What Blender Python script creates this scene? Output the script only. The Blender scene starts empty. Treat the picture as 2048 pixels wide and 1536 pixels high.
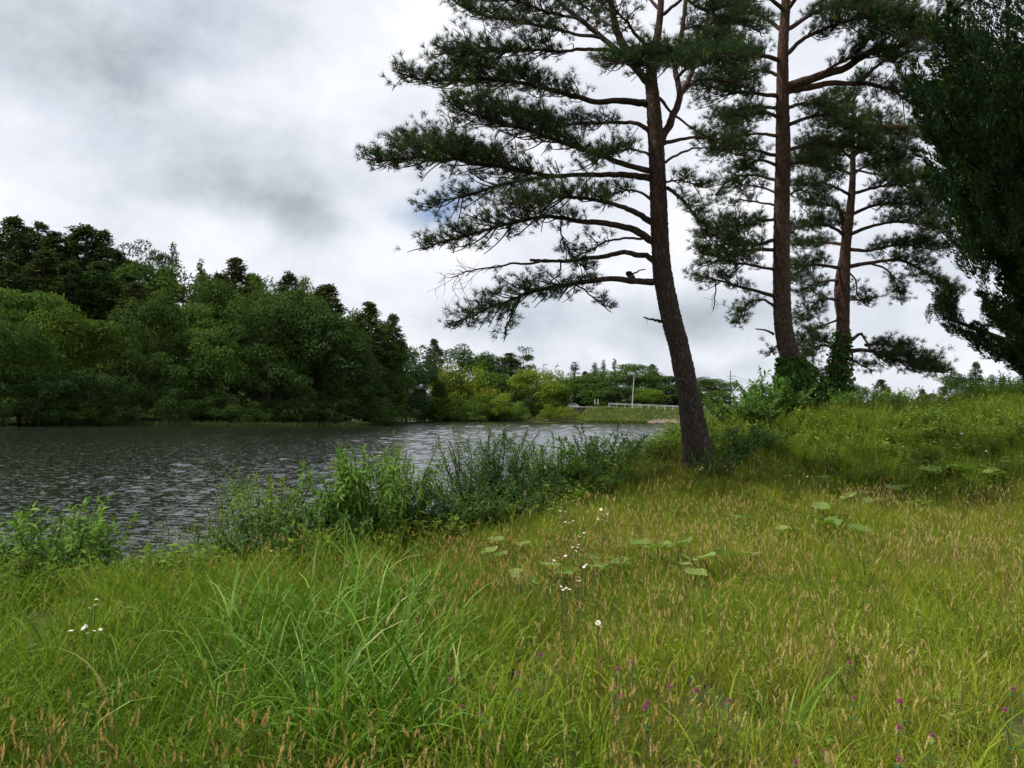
import bpy, math, random
import numpy as np
from mathutils import Matrix, Vector

# ------------------------------------------------------------------ camera
scene = bpy.context.scene
COL = scene.collection
F_PX = 1638.0                                  # focal length for a 2048 px wide frame
CAM_Z = 2.4
cam_data = bpy.data.cameras.new('camera')
cam_data.sensor_width = 36.0
cam_data.lens = 36.0 * F_PX / 2048.0
cam_data.clip_start = 0.05
cam_data.clip_end = 9000
cam = bpy.data.objects.new('camera', cam_data)
COL.objects.link(cam)
cam.matrix_world = Matrix.Translation((0, 0, CAM_Z)) @ Matrix.Rotation(math.radians(92.1), 4, 'X') @ Matrix.Rotation(math.radians(0.7), 4, 'Z')
scene.camera = cam
CAM_R = np.array(cam.matrix_world.to_3x3())
CAM_O = np.array([0, 0, CAM_Z])

def ray(px, py):
    return CAM_R @ np.array([(px - 1024) / F_PX, (768 - py) / F_PX, -1.0])
def P(px, py, Y):                              # the point at depth Y that the photograph shows at (px, py)
    r = ray(px, py)
    return CAM_O + r * (Y / r[1])

# ------------------------------------------------------------------ sun and sky
SUN_DIR = Vector((-0.54, -0.04, 0.84)).normalized()
sun_data = bpy.data.lights.new('sun', 'SUN')
sun_data.energy = 4.5
sun_data.angle = math.radians(1.5)
sun_data.color = (1.0, 0.95, 0.86)
sun = bpy.data.objects.new('sun', sun_data)
COL.objects.link(sun)
sun.location = (-40, 15, 70)
sun.rotation_euler = (-SUN_DIR).to_track_quat('-Z', 'Y').to_euler()

scene.view_settings.view_transform = 'Standard'
scene.view_settings.look = 'None'
scene.view_settings.exposure = 0.0
scene.view_settings.gamma = 1.0
scene.view_settings.use_curve_mapping = False
scene.cycles.max_bounces = 4
scene.cycles.diffuse_bounces = 3
scene.cycles.transmission_bounces = 3
scene.cycles.use_adaptive_sampling = True
scene.cycles.adaptive_threshold = 0.03
scene.cycles.transparent_max_bounces = 4
scene.cycles.use_denoising = True

world = bpy.data.worlds.new('World')
scene.world = world
world.use_nodes = True
wn, wl = world.node_tree.nodes, world.node_tree.links
wn.clear()

class NT:
    """tiny node-graph writer"""
    def __init__(s, tree): s.t = tree; s.n = tree.nodes; s.l = tree.links
    def node(s, typ, **kw):
        n = s.n.new(typ)
        for k, v in kw.items(): setattr(n, k, v)
        return n
    def put(s, sock, v):
        if isinstance(v, bpy.types.NodeSocket): s.l.new(v, sock)
        elif v is not None: sock.default_value = v
    def math(s, op, a, b=None, c=None, clamp=False):
        n = s.node('ShaderNodeMath', operation=op); n.use_clamp = clamp
        s.put(n.inputs[0], a)
        if b is not None: s.put(n.inputs[1], b)
        if c is not None: s.put(n.inputs[2], c)
        return n.outputs[0]
    def vmath(s, op, a, b=None):
        n = s.node('ShaderNodeVectorMath', operation=op)
        s.put(n.inputs[0], a)
        if b is not None: s.put(n.inputs[1], b)
        return n.outputs['Value'] if op in ('DOT_PRODUCT', 'LENGTH', 'DISTANCE') else n.outputs['Vector']
    def noise(s, vec, scale, detail=4, rough=0.5, dist=0.0):
        n = s.node('ShaderNodeTexNoise')
        if vec is not None: s.l.new(vec, n.inputs['Vector'])
        n.inputs['Scale'].default_value = scale; n.inputs['Detail'].default_value = detail
        n.inputs['Roughness'].default_value = rough; n.inputs['Distortion'].default_value = dist
        return n
    def ramp(s, fac, stops, interp='LINEAR'):
        n = s.node('ShaderNodeValToRGB'); cr = n.color_ramp; cr.interpolation = interp
        while len(cr.elements) < len(stops): cr.elements.new(0.5)
        for e, (p, c) in zip(cr.elements, stops):
            e.position = p; e.color = (c[0], c[1], c[2], 1)
        s.put(n.inputs[0], fac)
        return n.outputs[0]
    def mix(s, fac, a, b, blend='MIX'):
        n = s.node('ShaderNodeMix', data_type='RGBA', blend_type=blend)
        s.put(n.inputs[0], fac)
        for sock, v in ((n.inputs[6], a), (n.inputs[7], b)):
            if isinstance(v, (tuple, list)) and len(v) == 3: v = (*v, 1)
            s.put(sock, v)
        return n.outputs[2]
    def mapping(s, vec, scale=(1, 1, 1), loc=(0, 0, 0), rot=(0, 0, 0)):
        n = s.node('ShaderNodeMapping')
        s.l.new(vec, n.inputs[0]); n.inputs['Scale'].default_value = scale
        n.inputs['Location'].default_value = loc; n.inputs['Rotation'].default_value = rot
        return n.outputs[0]

w = NT(world.node_tree)
sky = w.node('ShaderNodeTexSky', sky_type='NISHITA')
sky.sun_disc = False
sky.sun_elevation = math.asin(SUN_DIR.z)
sky.sun_rotation = math.atan2(SUN_DIR.x, SUN_DIR.y)
sky.air_density = 1.0; sky.dust_density = 1.5
tc = w.node('ShaderNodeTexCoord')
direction = tc.outputs['Generated']
sep = w.node('ShaderNodeSeparateXYZ'); w.l.new(direction, sep.inputs[0])
den = w.math('ADD', w.math('MAXIMUM', sep.outputs[2], 0.0), 0.16)
comb = w.node('ShaderNodeCombineXYZ')
w.l.new(w.math('DIVIDE', sep.outputs[0], den), comb.inputs[0])
w.l.new(w.math('DIVIDE', sep.outputs[1], den), comb.inputs[1])
plane = comb.outputs[0]
puff = w.mapping(direction, scale=(1, 1, 1.45), rot=(0.2, 0.1, 0.6))
big = w.noise(w.mapping(puff, loc=(0.35, 0.9, 0.2)), 3.0, 8, 0.56, 0.0).outputs[0]
fine = w.noise(w.mapping(puff, loc=(1.4, 3.2, 2)), 7.0, 10, 0.60, 0.0).outputs[0]
veil = w.noise(w.mapping(puff, loc=(7.7, 1.2, 5)), 3.6, 8, 0.58, 0.0).outputs[0]
warp = w.noise(direction, 7.0, 8, 0.6)
warped = w.vmath('ADD', direction, w.vmath('MULTIPLY', w.vmath('SUBTRACT', warp.outputs[1], (0.5, 0.5, 0.5)), (0.10, 0.10, 0.10)))
def blob(px, py, a, b, tilt=0.0):              # a soft patch of cloud in a fixed direction of the sky
    d = ray(px, py); d = d / np.linalg.norm(d)
    r = np.cross(d, (0, 0, 1)); r /= np.linalg.norm(r); u = np.cross(r, d)
    c, s_ = math.cos(tilt), math.sin(tilt)
    e1 = (c * r + s_ * u) / (a / F_PX); e2 = (-s_ * r + c * u) / (b / F_PX)
    q = w.vmath('SUBTRACT', warped, tuple(d))
    x = w.vmath('DOT_PRODUCT', q, tuple(e1)); y = w.vmath('DOT_PRODUCT', q, tuple(e2))
    rr = w.math('ADD', w.math('MULTIPLY', x, x), w.math('MULTIPLY', y, y))
    return w.math('POWER', 2.718, w.math('MULTIPLY', rr, -1.0))
val = w.math('ADD', w.math('MULTIPLY', big, 1.25), w.math('MULTIPLY', fine, 0.95))       # about 1.1 mean
val = w.math('ADD', val, -0.32)
for px, py, a, b, tilt, amt in (
        (250, 110, 300, 125, -0.30, -0.34), (560, 30, 330, 90, 0.1, -0.18), (420, 190, 120, 80, -0.2, -0.10),
        (470, 180, 70, 60, 0.0, 0.22), (900, 120, 300, 170, 0.3, 0.14), (60, 260, 160, 80, 0, 0.12),
        (430, 385, 230, 50, -0.28, -0.26), (610, 435, 110, 42, -0.1, -0.20), (110, 430, 190, 60, -0.4, -0.16),
        (700, 500, 260, 90, 0, 0.10), (700, 610, 160, 50, 0, -0.06), (1100, 650, 330, 50, 0.0, -0.18),
        (1230, 705, 60, 22, -0.3, 0.16), (1440, 700, 110, 30, 0.0, 0.18), (1500, 610, 240, 45, 0.0, -0.22),
        (1800, 640, 240, 50, 0.0, -0.06), (1250, 420, 330, 120, 0, 0.10), (1850, 250, 260, 160, 0, 0.12)):
    val = w.math('ADD', val, w.math('MULTIPLY', blob(px, py, a, b, tilt), amt))
cloud = w.ramp(val, [(0.0, (3.3, 3.65, 4.15)), (0.28, (4.9, 5.35, 5.95)), (0.52, (7.0, 7.5, 8.2)), (0.74, (8.8, 9.1, 9.8)), (1.0, (10.4, 10.5, 10.9))])
hole = w.math('MULTIPLY', blob(890, 405, 80, 36, 0.25), w.math('MULTIPLY', fine, 1.7), clamp=True)
blue = w.mix(0.35, sky.outputs[0], (1.6, 3.6, 8.0))
sky_col = w.mix(hole, cloud, blue)
thin = w.math('MULTIPLY', w.math('SUBTRACT', veil, 0.50, clamp=True), 1.5, clamp=True)            # thin places where the blue shows faintly
sky_col = w.mix(thin, sky_col, w.mix(0.5, blue, cloud))
sky_col = w.mix(0.95, sky.outputs[0], sky_col)
bg = w.node('ShaderNodeBackground'); bg.inputs['Strength'].default_value = 0.1
w.l.new(sky_col, bg.inputs[0])
wo = w.node('ShaderNodeOutputWorld'); w.l.new(bg.outputs[0], wo.inputs[0])

# ------------------------------------------------------------------ helpers
def tag(o, label=None, cat=None, group=None, kind=None):
    if label: o['label'] = label
    if cat: o['category'] = cat
    if group: o['group'] = group
    if kind: o['kind'] = kind
    return o
def empty(name, loc):
    o = bpy.data.objects.new(name, None); COL.objects.link(o)
    o.location = tuple(loc); o.empty_display_size = 0.2
    return o
def np_mesh(name, V, F, tone=None, smooth=False):
    me = bpy.data.meshes.new(name)
    V = np.asarray(V, np.float32); F = np.asarray(F, np.int32)
    n, k = F.shape
    me.vertices.add(len(V)); me.vertices.foreach_set('co', V.ravel())
    me.loops.add(n * k); me.loops.foreach_set('vertex_index', F.ravel())
    me.polygons.add(n)
    me.polygons.foreach_set('loop_start', np.arange(0, n * k, k, dtype=np.int32))
    if smooth: me.polygons.foreach_set('use_smooth', np.ones(n, bool))
    if tone is not None:
        a = me.attributes.new('tone', 'FLOAT', 'POINT'); a.data.foreach_set('value', np.asarray(tone, np.float32))
    me.update(calc_edges=True)
    return me
def obj(name, me, mat=None, parent=None, loc=None, kind=None, link=True):
    o = bpy.data.objects.new(name, me)
    if link: COL.objects.link(o)
    if mat is not None and len(me.materials) == 0: me.materials.append(mat)
    if parent is not None: o.parent = parent
    if loc is not None: o.location = tuple(loc)
    if kind: o['kind'] = kind
    return o
def unit(a):
    a = np.asarray(a, float)
    return a / np.maximum(np.linalg.norm(a, axis=-1, keepdims=True), 1e-9)
def frames(fwd, nrm):                          # columns: side, forward, normal
    f = unit(fwd); s = unit(np.cross(f, nrm)); n = np.cross(s, f)
    return np.stack([s, f, n], axis=-1)
def scatter(Tv, Tf, M, pos, scale):            # copies of a small shape as one mesh
    Tv = np.asarray(Tv, float); Tf = np.asarray(Tf, int); N = len(pos)
    scale = np.asarray(scale, float)
    if scale.ndim == 1: scale = scale[:, None]
    V = np.einsum('nij,nvj->nvi', M, Tv[None] * scale[:, None, :]) + np.asarray(pos)[:, None, :]
    F = Tf[None] + (np.arange(N) * len(Tv))[:, None, None]
    return V.reshape(-1, 3), F.reshape(-1, Tf.shape[1])
def join(parts):                               # [(V, F), ...] with equal face size
    Vs, Fs, o = [], [], 0
    for V, F in parts:
        Vs.append(np.asarray(V, float)); Fs.append(np.asarray(F, int) + o); o += len(V)
    return np.concatenate(Vs), np.concatenate(Fs)
def tube(pts, rad, sides=8, wob=0.0, rng=None):
    pts = np.asarray(pts, float); rad = np.asarray(rad, float); n = len(pts)
    t = unit(np.gradient(pts, axis=0))
    ref = np.array([0.31, 0.9, 0.3]) if abs(t[0][2]) > 0.6 else np.array([0.05, 0.1, 1.0])
    s = unit(np.cross(t, ref)); u = np.cross(s, t)
    ang = np.linspace(0, 2 * math.pi, sides, endpoint=False)
    r = rad[:, None] * np.ones((1, sides))
    if wob: r = r * (1 + wob * rng.standard_normal((n, sides)))
    V = pts[:, None, :] + r[..., None] * (np.cos(ang)[None, :, None] * s[:, None, :] + np.sin(ang)[None, :, None] * u[:, None, :])
    i = np.arange(n - 1)[:, None] * sides; j = np.arange(sides)[None]; k = (j + 1) % sides
    F = np.stack([i + j, i + k, i + sides + k, i + sides + j], -1).reshape(-1, 4)
    return V.reshape(-1, 3), F
def smooth_line(pts, per=6):                   # Catmull-Rom through the points
    p = np.asarray(pts, float); n = len(p)
    if n < 3:
        t = np.linspace(0, 1, per + 1)[:, None]; return p[0] * (1 - t) + p[-1] * t
    q = np.vstack([2 * p[0] - p[1], p, 2 * p[-1] - p[-2]]); out = []
    for i in range(n - 1):
        a, b, c, d = q[i:i + 4]
        for t in np.linspace(0, 1, per, endpoint=False):
            out.append(0.5 * ((2 * b) + (c - a) * t + (2 * a - 5 * b + 4 * c - d) * t * t + (3 * b - a - 3 * c + d) * t ** 3))
    out.append(p[-1])
    return np.array(out)
def box(x0, x1, y0, y1, z0, z1):
    V = np.array([(x, y, z) for z in (z0, z1) for y in (y0, y1) for x in (x0, x1)], float)
    F = np.array([(0, 2, 3, 1), (4, 5, 7, 6), (0, 1, 5, 4), (2, 6, 7, 3), (0, 4, 6, 2), (1, 3, 7, 5)])
    return V, F
ORD = ['first', 'second', 'third', 'fourth', 'fifth', 'sixth', 'seventh', 'eighth', 'ninth', 'tenth', 'eleventh', 'twelfth', 'thirteenth',
       'fourteenth', 'fifteenth', 'sixteenth', 'seventeenth', 'eighteenth', 'nineteenth', 'twentieth']
def ordinal(i):
    if i < 20: return ORD[i]
    tens = {2: 'twenty', 3: 'thirty', 4: 'forty', 5: 'fifty'}[(i + 1) // 10]
    if (i + 1) % 10 == 0: return tens[:-1] + 'ieth'
    return tens + '-' + ORD[(i + 1) % 10 - 1]
def sstep(a, b, x):
    t = np.clip((x - a) / (b - a), 0, 1); return t * t * (3 - 2 * t)

# ------------------------------------------------------------------ materials
def new_mat(name):
    m = bpy.data.materials.new(name); m.use_nodes = True
    m.node_tree.nodes.clear()
    return m, NT(m.node_tree)
def finish(t, shader, disp=None):
    o = t.node('ShaderNodeOutputMaterial'); t.l.new(shader, o.inputs[0])
def leaf_mat(name, stops=None, trans=0.30, rough=0.6, spec=0.10, inst=False, use_obj=False, tmul=(1.15, 1.25, 0.55)):
    """leaf: the colour runs over the leaf-to-leaf 'tone'; some light passes through"""
    m, t = new_mat(name)
    at = t.node('ShaderNodeAttribute', attribute_name='tone')
    tone = at.outputs['Fac']
    if inst:
        ai = t.node('ShaderNodeAttribute', attribute_name='itone', attribute_type='INSTANCER')
        tone = t.math('ADD', t.math('MULTIPLY', tone, 0.5), t.math('MULTIPLY', ai.outputs['Fac'], 0.5))
    if use_obj:
        oi = t.node('ShaderNodeObjectInfo')
        v = t.ramp(tone, [(0.0, (0.55, 0.6, 0.6)), (0.5, (1, 1, 1)), (1.0, (1.75, 1.6, 1.25))])
        col = t.mix(1.0, oi.outputs['Color'], v, 'MULTIPLY')
    else:
        col = t.ramp(tone, stops)
    p = t.node('ShaderNodeBsdfPrincipled')
    t.put(p.inputs['Base Color'], col); p.inputs['Roughness'].default_value = rough
    p.inputs['Specular IOR Level'].default_value = spec
    tr = t.node('ShaderNodeBsdfTranslucent')
    t.put(tr.inputs[0], t.mix(1.0, col, tmul, 'MULTIPLY'))
    mx = t.node('ShaderNodeMixShader'); mx.inputs[0].default_value = trans
    t.l.new(p.outputs[0], mx.inputs[1]); t.l.new(tr.outputs[0], mx.inputs[2])
    finish(t, mx.outputs[0])
    return m
def plain_mat(name, col, rough=0.7, var=0.25, scale=3.0, spec=0.3, metal=0.0, bump=0.0):
    m, t = new_mat(name)
    tcn = t.node('ShaderNodeTexCoord')
    n = t.noise(tcn.outputs['Object'], scale, 5, 0.6).outputs[0]
    c = t.ramp(n, [(0.25, [v * (1 - var) for v in col]), (0.75, [min(1, v * (1 + var)) for v in col])])
    p = t.node('ShaderNodeBsdfPrincipled')
    t.put(p.inputs['Base Color'], c); p.inputs['Roughness'].default_value = rough
    p.inputs['Specular IOR Level'].default_value = spec; p.inputs['Metallic'].default_value = metal
    if bump:
        b = t.node('ShaderNodeBump'); b.inputs['Strength'].default_value = bump
        t.l.new(n, b.inputs['Height']); t.l.new(b.outputs[0], p.inputs['Normal'])
    finish(t, p.outputs[0])
    return m
def bark_mat(name, low, high, z0, z1, cell=17.0):
    """plated bark, grey-brown at the foot and redder up the stem"""
    m, t = new_mat(name)
    tcn = t.node('ShaderNodeTexCoord'); ob = tcn.outputs['Object']
    sp = t.node('ShaderNodeSeparateXYZ'); t.l.new(ob, sp.inputs[0])
    up = t.math('DIVIDE', t.math('SUBTRACT', sp.outputs[2], z0), z1 - z0, clamp=True)
    vec = t.mapping(ob, scale=(1, 1, 0.38))
    nz = t.noise(vec, 9, 6, 0.7)
    vo = t.node('ShaderNodeTexVoronoi', feature='DISTANCE_TO_EDGE'); vo.inputs['Scale'].default_value = cell
    t.l.new(t.vmath('ADD', vec, t.vmath('MULTIPLY', nz.outputs[1], (0.14, 0.14, 0.14))), vo.inputs['Vector'])
    crack = t.ramp(vo.outputs[0], [(0.0, (0, 0, 0)), (0.10, (0.55, 0.55, 0.55)), (0.32, (1, 1, 1))])
    fine_n = t.noise(vec, 38, 5, 0.7).outputs[0]
    c = t.mix(up, low, high)
    c = t.mix(t.ramp(fine_n, [(0.45, (0, 0, 0)), (0.75, (0.7, 0.7, 0.7))]), c, (0.15, 0.13, 0.115))
    c = t.mix(t.math('MULTIPLY', t.math('SUBTRACT', 1.0, crack), 0.7), c, (0.028, 0.021, 0.017))
    p = t.node('ShaderNodeBsdfPrincipled'); t.put(p.inputs['Base Color'], c)
    p.inputs['Roughness'].default_value = 0.9; p.inputs['Specular IOR Level'].default_value = 0.15
    b = t.node('ShaderNodeBump'); b.inputs['Strength'].default_value = 0.9; b.inputs['Distance'].default_value = 0.02
    t.l.new(t.math('ADD', crack, t.math('MULTIPLY', fine_n, 0.5)), b.inputs['Height']); t.l.new(b.outputs[0], p.inputs['Normal'])
    finish(t, p.outputs[0])
    return m

M_TREE = leaf_mat('tree_leaves', use_obj=True, trans=0.28, rough=0.7, spec=0.06)
M_FAR_TRUNK = plain_mat('far_bark', (0.06, 0.047, 0.038), 0.9, 0.4, 4)
M_BARK1 = bark_mat('pine_bark', (0.062, 0.048, 0.040), (0.085, 0.046, 0.030), 1.0, 5.0)
M_BARK2 = bark_mat('red_pine_bark', (0.075, 0.046, 0.035), (0.100, 0.048, 0.030), 0.5, 5.0, 15)
M_TWIG = plain_mat('twig_bark', (0.060, 0.042, 0.032), 0.9, 0.3, 12)
M_NEEDLE = leaf_mat('pine_needles', [(0, (0.016, 0.034, 0.014)), (0.55, (0.036, 0.072, 0.020)), (0.93, (0.085, 0.135, 0.030)), (1, (0.16, 0.11, 0.04))], trans=0.15, rough=0.5)
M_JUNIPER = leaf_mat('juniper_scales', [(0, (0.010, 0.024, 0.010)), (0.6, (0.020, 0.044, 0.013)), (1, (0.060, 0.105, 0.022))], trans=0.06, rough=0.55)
M_STEM = plain_mat('green_stem', (0.075, 0.085, 0.035), 0.7, 0.3, 8)
M_SHRUB = leaf_mat('shrub_leaves', use_obj=True, trans=0.30, rough=0.55, spec=0.14)
M_GRASS = leaf_mat('grass_blades', [(0, (0.052, 0.118, 0.008)), (0.42, (0.157, 0.236, 0.015)), (0.80, (0.272, 0.305, 0.028)), (0.90, (0.34, 0.32, 0.05)), (1, (0.50, 0.40, 0.13))], trans=0.26, rough=0.6, inst=True)
M_SEED = leaf_mat('grass_seed_heads', [(0, (0.34, 0.18, 0.06)), (0.5, (0.56, 0.38, 0.14)), (1, (0.76, 0.64, 0.34))], trans=0.25, rough=0.8, spec=0.1, inst=True, tmul=(1, .9, .7))
M_STALK = leaf_mat('grass_stalks', [(0, (0.10, 0.125, 0.03)), (0.5, (0.20, 0.175, 0.06)), (1, (0.34, 0.24, 0.10))], trans=0.2, rough=0.7, inst=True)
M_SEDGE = leaf_mat('sedge_blades', [(0, (0.045, 0.120, 0.010)), (0.55, (0.115, 0.240, 0.018)), (0.86, (0.230, 0.350, 0.060)), (0.95, (0.40, 0.36, 0.15))], trans=0.25, rough=0.5, spec=0.16)
M_WEED = leaf_mat('weed_leaves', [(0, (0.060, 0.120, 0.014)), (0.5, (0.115, 0.195, 0.020)), (1, (0.200, 0.275, 0.036))], trans=0.3, rough=0.5, inst=True)

# ------------------------------------------------------------------ the lake outline and the ground heights
LAKE = np.array([(-260, 60), (-40, 3.2), (-12, 6.6), (-6.8, 9.0), (-4.2, 10.1), (-2.6, 10.7), (-1.3, 11.9), (-0.1, 13.8), (1.3, 16.6), (3.2, 21), (6, 28),
                 (10, 40), (20, 75), (38, 140), (58, 205), (64, 232), (60, 242), (46, 249), (30, 252), (23.5, 251), (21.5, 240), (14, 236), (4, 236), (-12, 239),
                 (-25, 246), (-42, 238), (-38, 200), (-26, 168), (-21.5, 150), (-26, 139), (-36, 131), (-52, 119), (-78, 106), (-120, 98), (-260, 92)], float)
def lake_distance(x, y):                       # metres from the waterline, positive on land
    p = np.stack([np.ravel(x), np.ravel(y)], -1)
    best = np.full(len(p), 1e9); inside = np.zeros(len(p), bool)
    for a, b in zip(LAKE, np.roll(LAKE, -1, 0)):
        ab = b - a; t = np.clip(((p - a) @ ab) / (ab @ ab), 0, 1)
        best = np.minimum(best, np.linalg.norm(p - (a + t[:, None] * ab), axis=1))
        c = (a[1] > p[:, 1]) != (b[1] > p[:, 1])
        with np.errstate(divide='ignore', invalid='ignore'):
            xi = (b[0] - a[0]) * (p[:, 1] - a[1]) / (b[1] - a[1]) + a[0]
        inside ^= c & (p[:, 0] < xi)
    return np.where(inside, -best, best).reshape(np.shape(x))
ctrl = [P(px, py, Y) - np.array([0, 0, veg]) for px, py, Y, veg in (
    (200, 1120, 7.3, .35), (480, 1092, 7.8, .35), (700, 1092, 8.0, .3), (870, 1055, 8.8, .3), (1000, 1015, 9.5, .3), (1150, 992, 10.5, .3), (1392, 932, 13, .02),
    (1500, 800, 17, .5), (1640, 808, 20, .35), (1760, 800, 21, .4), (1850, 795, 20, .45), (1950, 778, 19, .45), (2048, 760, 18, .45), (2200, 730, 18, .4),
    (1600, 930, 13, .4), (1800, 930, 13, .4), (2000, 930, 12.5, .4), (1300, 1050, 8, .35), (1600, 1050, 8.3, .35), (1900, 1050, 8.3, .35))]
ctrl += [np.array(c, float) for c in ((0, 0, .8), (-3, 3, .75), (3, 3, .88), (-4, 5, .72), (4, 5, .95), (0, 5, .86), (6, 6, 1.05), (9, 6, 1.3), (8, 0, 1.1), (-8, 4, .6),
                                      (0, -8, .8), (-10, -4, .7), (8, 30, 1.9), (14, 30, 2.2), (5, 26, 1.1), (22, 22, 2.8), (16, 8, 2.0))]
ctrl = np.array(ctrl)
def tps(r2): return np.where(r2 > 0, 0.5 * r2 * np.log(np.maximum(r2, 1e-12)), 0)
_n = len(ctrl)
_A = np.zeros((_n + 3, _n + 3))
_A[:_n, :_n] = tps(((ctrl[:, None, :2] - ctrl[None, :, :2]) ** 2).sum(-1)) + np.eye(_n) * 0.6
_A[:_n, _n:] = np.c_[np.ones(_n), ctrl[:, :2]]; _A[_n:, :_n] = _A[:_n, _n:].T
_w = np.linalg.solve(_A, np.r_[ctrl[:, 2], 0, 0, 0])
def near_height(x, y):
    p = np.stack([np.ravel(x), np.ravel(y)], -1)
    return (tps(((p[:, None] - ctrl[None, :, :2]) ** 2).sum(-1)) @ _w[:_n] + _w[_n] + p @ _w[_n + 1:]).reshape(np.shape(x))
def gz(x, y):
    x = np.asarray(x, float); y = np.asarray(y, float)
    d = lake_distance(x, y)
    far = 1.4 + 0.9 * sstep(0, 30, d)
    hill = 0.4 + 13.0 * sstep(2, 62, d)
    head = 0.5 + 4.5 * sstep(4, 40, d)
    dam = 0.2 + 4.4 * sstep(1, 13, d)
    back = (y > 60) | (x < -70)
    far = np.where(back & (x < 30), hill, far)
    k = sstep(175, 225, y) * sstep(-60, -30, x) * (x < 60)
    far = far * (1 - k) + head * k
    k = sstep(21, 25, x) * sstep(200, 235, y)
    far = far * (1 - k) + dam * k
    r = np.hypot(x - 3, y - 11)
    k = 1 - sstep(20, 38, r)
    z = far.copy() if isinstance(far, np.ndarray) else np.array(far)
    m = k > 0
    if np.any(m):
        nz = np.zeros_like(z); nz[m] = np.clip(near_height(x[m], y[m]), 0.3, 4.0)
        z = z * (1 - k) + nz * k
    z = np.where(d >= 0, z * sstep(-0.4, 2.6, d) - 0.06, np.maximum(-1.6, -0.08 + 0.35 * d))
    bump = 0.05 * np.sin(x * 1.7 + 1.3 * np.sin(y * 0.9)) * np.sin(y * 1.3 + 0.7) * k
    return z + bump * (d > 1)
def gz1(x, y): return float(gz(np.array([x]), np.array([y]))[0])
def hit(px, py, h=0.0, far=60.0):              # where the sight line comes down to h above the ground
    r = ray(px, py); Y = np.linspace(1.5, far, 2400)
    p = CAM_O + r[None] * (Y / r[1])[:, None]
    b = np.nonzero(p[:, 2] < gz(p[:, 0], p[:, 1]) + h)[0]
    i = b[0] if len(b) else len(Y) - 1
    return p[i]

def warp_axis(lo, hi, step, grow, limit_lo, limit_hi):
    a = list(np.arange(lo, hi, step)); s = step
    while a[-1] < limit_hi: s *= grow; a.append(a[-1] + s)
    s = step; b = []
    c = lo
    while c > limit_lo: s *= grow; c -= s; b.append(c)
    return np.array(b[::-1] + a)
gx = warp_axis(-14, 22, 0.4, 1.07, -2500, 2500)
gy = warp_axis(0, 26, 0.4, 1.04, -200, 4200)
GX, GY = np.meshgrid(gx, gy)
GZ = gz(GX, GY)
nxg, nyg = len(gx), len(gy)
ii = (np.arange(nyg - 1)[:, None] * nxg + np.arange(nxg - 1)[None]).ravel()
gme = np_mesh('ground', np.stack([GX.ravel(), GY.ravel(), GZ.ravel()], -1), np.stack([ii, ii + 1, ii + 1 + nxg, ii + nxg], -1), smooth=True)
m, t = new_mat('meadow_soil')
geo = t.node('ShaderNodeNewGeometry')
n1 = t.noise(geo.outputs['Position'], 0.35, 6, 0.6).outputs[0]
n2 = t.noise(geo.outputs['Position'], 14, 5, 0.7).outputs[0]
c = t.mix(n1, (0.045, 0.070, 0.018), (0.085, 0.095, 0.030))
c = t.mix(t.math('MULTIPLY', n2, 0.6), c, (0.055, 0.045, 0.026))
p = t.node('ShaderNodeBsdfPrincipled'); t.put(p.inputs['Base Color'], c); p.inputs['Roughness'].default_value = 0.95
p.inputs['Specular IOR Level'].default_value = 0.1
b = t.node('ShaderNodeBump'); b.inputs['Strength'].default_value = 0.6; t.l.new(n2, b.inputs['Height']); t.l.new(b.outputs[0], p.inputs['Normal'])
finish(t, p.outputs[0])
tag(obj('ground', gme, m), 'grassy ground of the meadow, mound, dam and far shore', None, None, 'structure')

# water
m, t = new_mat('lake_water')
geo = t.node('ShaderNodeNewGeometry'); pos = geo.outputs['Position']
wa = t.noise(t.mapping(pos, scale=(0.55, 1.25, 1), rot=(0, 0, 0.15)), 6.5, 2, 0.5, 0.4).outputs[1]
wb = t.noise(t.mapping(pos, scale=(0.6, 1.3, 1), rot=(0, 0, -0.2)), 15.0, 2, 0.5, 0.3).outputs[1]
gust = t.noise(t.mapping(pos, scale=(0.5, 1.0, 1)), 0.05, 3, 0.5).outputs[0]
slope = t.vmath('ADD', t.vmath('SUBTRACT', wa, (0.5, 0.5, 0.5)), t.vmath('MULTIPLY', t.vmath('SUBTRACT', wb, (0.5, 0.5, 0.5)), (0.6, 0.6, 0.6)))
amp = t.math('MULTIPLY_ADD', gust, 0.5, 0.45)
ampv = t.node('ShaderNodeCombineXYZ'); t.l.new(t.math('MULTIPLY', amp, 0.45), ampv.inputs[0]); t.l.new(t.math('MULTIPLY', amp, 0.95), ampv.inputs[1])
wave = t.vmath('NORMALIZE', t.vmath('ADD', t.vmath('MULTIPLY', slope, ampv.outputs[0]), (0, 0, 1)))     # wavelet slopes
p = t.node('ShaderNodeBsdfPrincipled')
p.inputs['Base Color'].default_value = (0.016, 0.019, 0.013, 1); p.inputs['Roughness'].default_value = 0.08
p.inputs['IOR'].default_value = 1.333; t.l.new(wave, p.inputs['Normal'])
finish(t, p.outputs[0])
th = np.concatenate([np.radians(np.linspace(-82, -39, 44))[:-1], np.radians(np.arange(-39, 39.01, .26)), np.radians(np.linspace(39, 62, 24))[1:]])
rr = np.geomspace(7.0, 330.0, 680)
TH, RR = np.meshgrid(th, rr); WX, WY = RR * np.sin(TH), RR * np.cos(TH); WZ = np.zeros_like(WX)
wr = np.random.default_rng(31)
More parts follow.
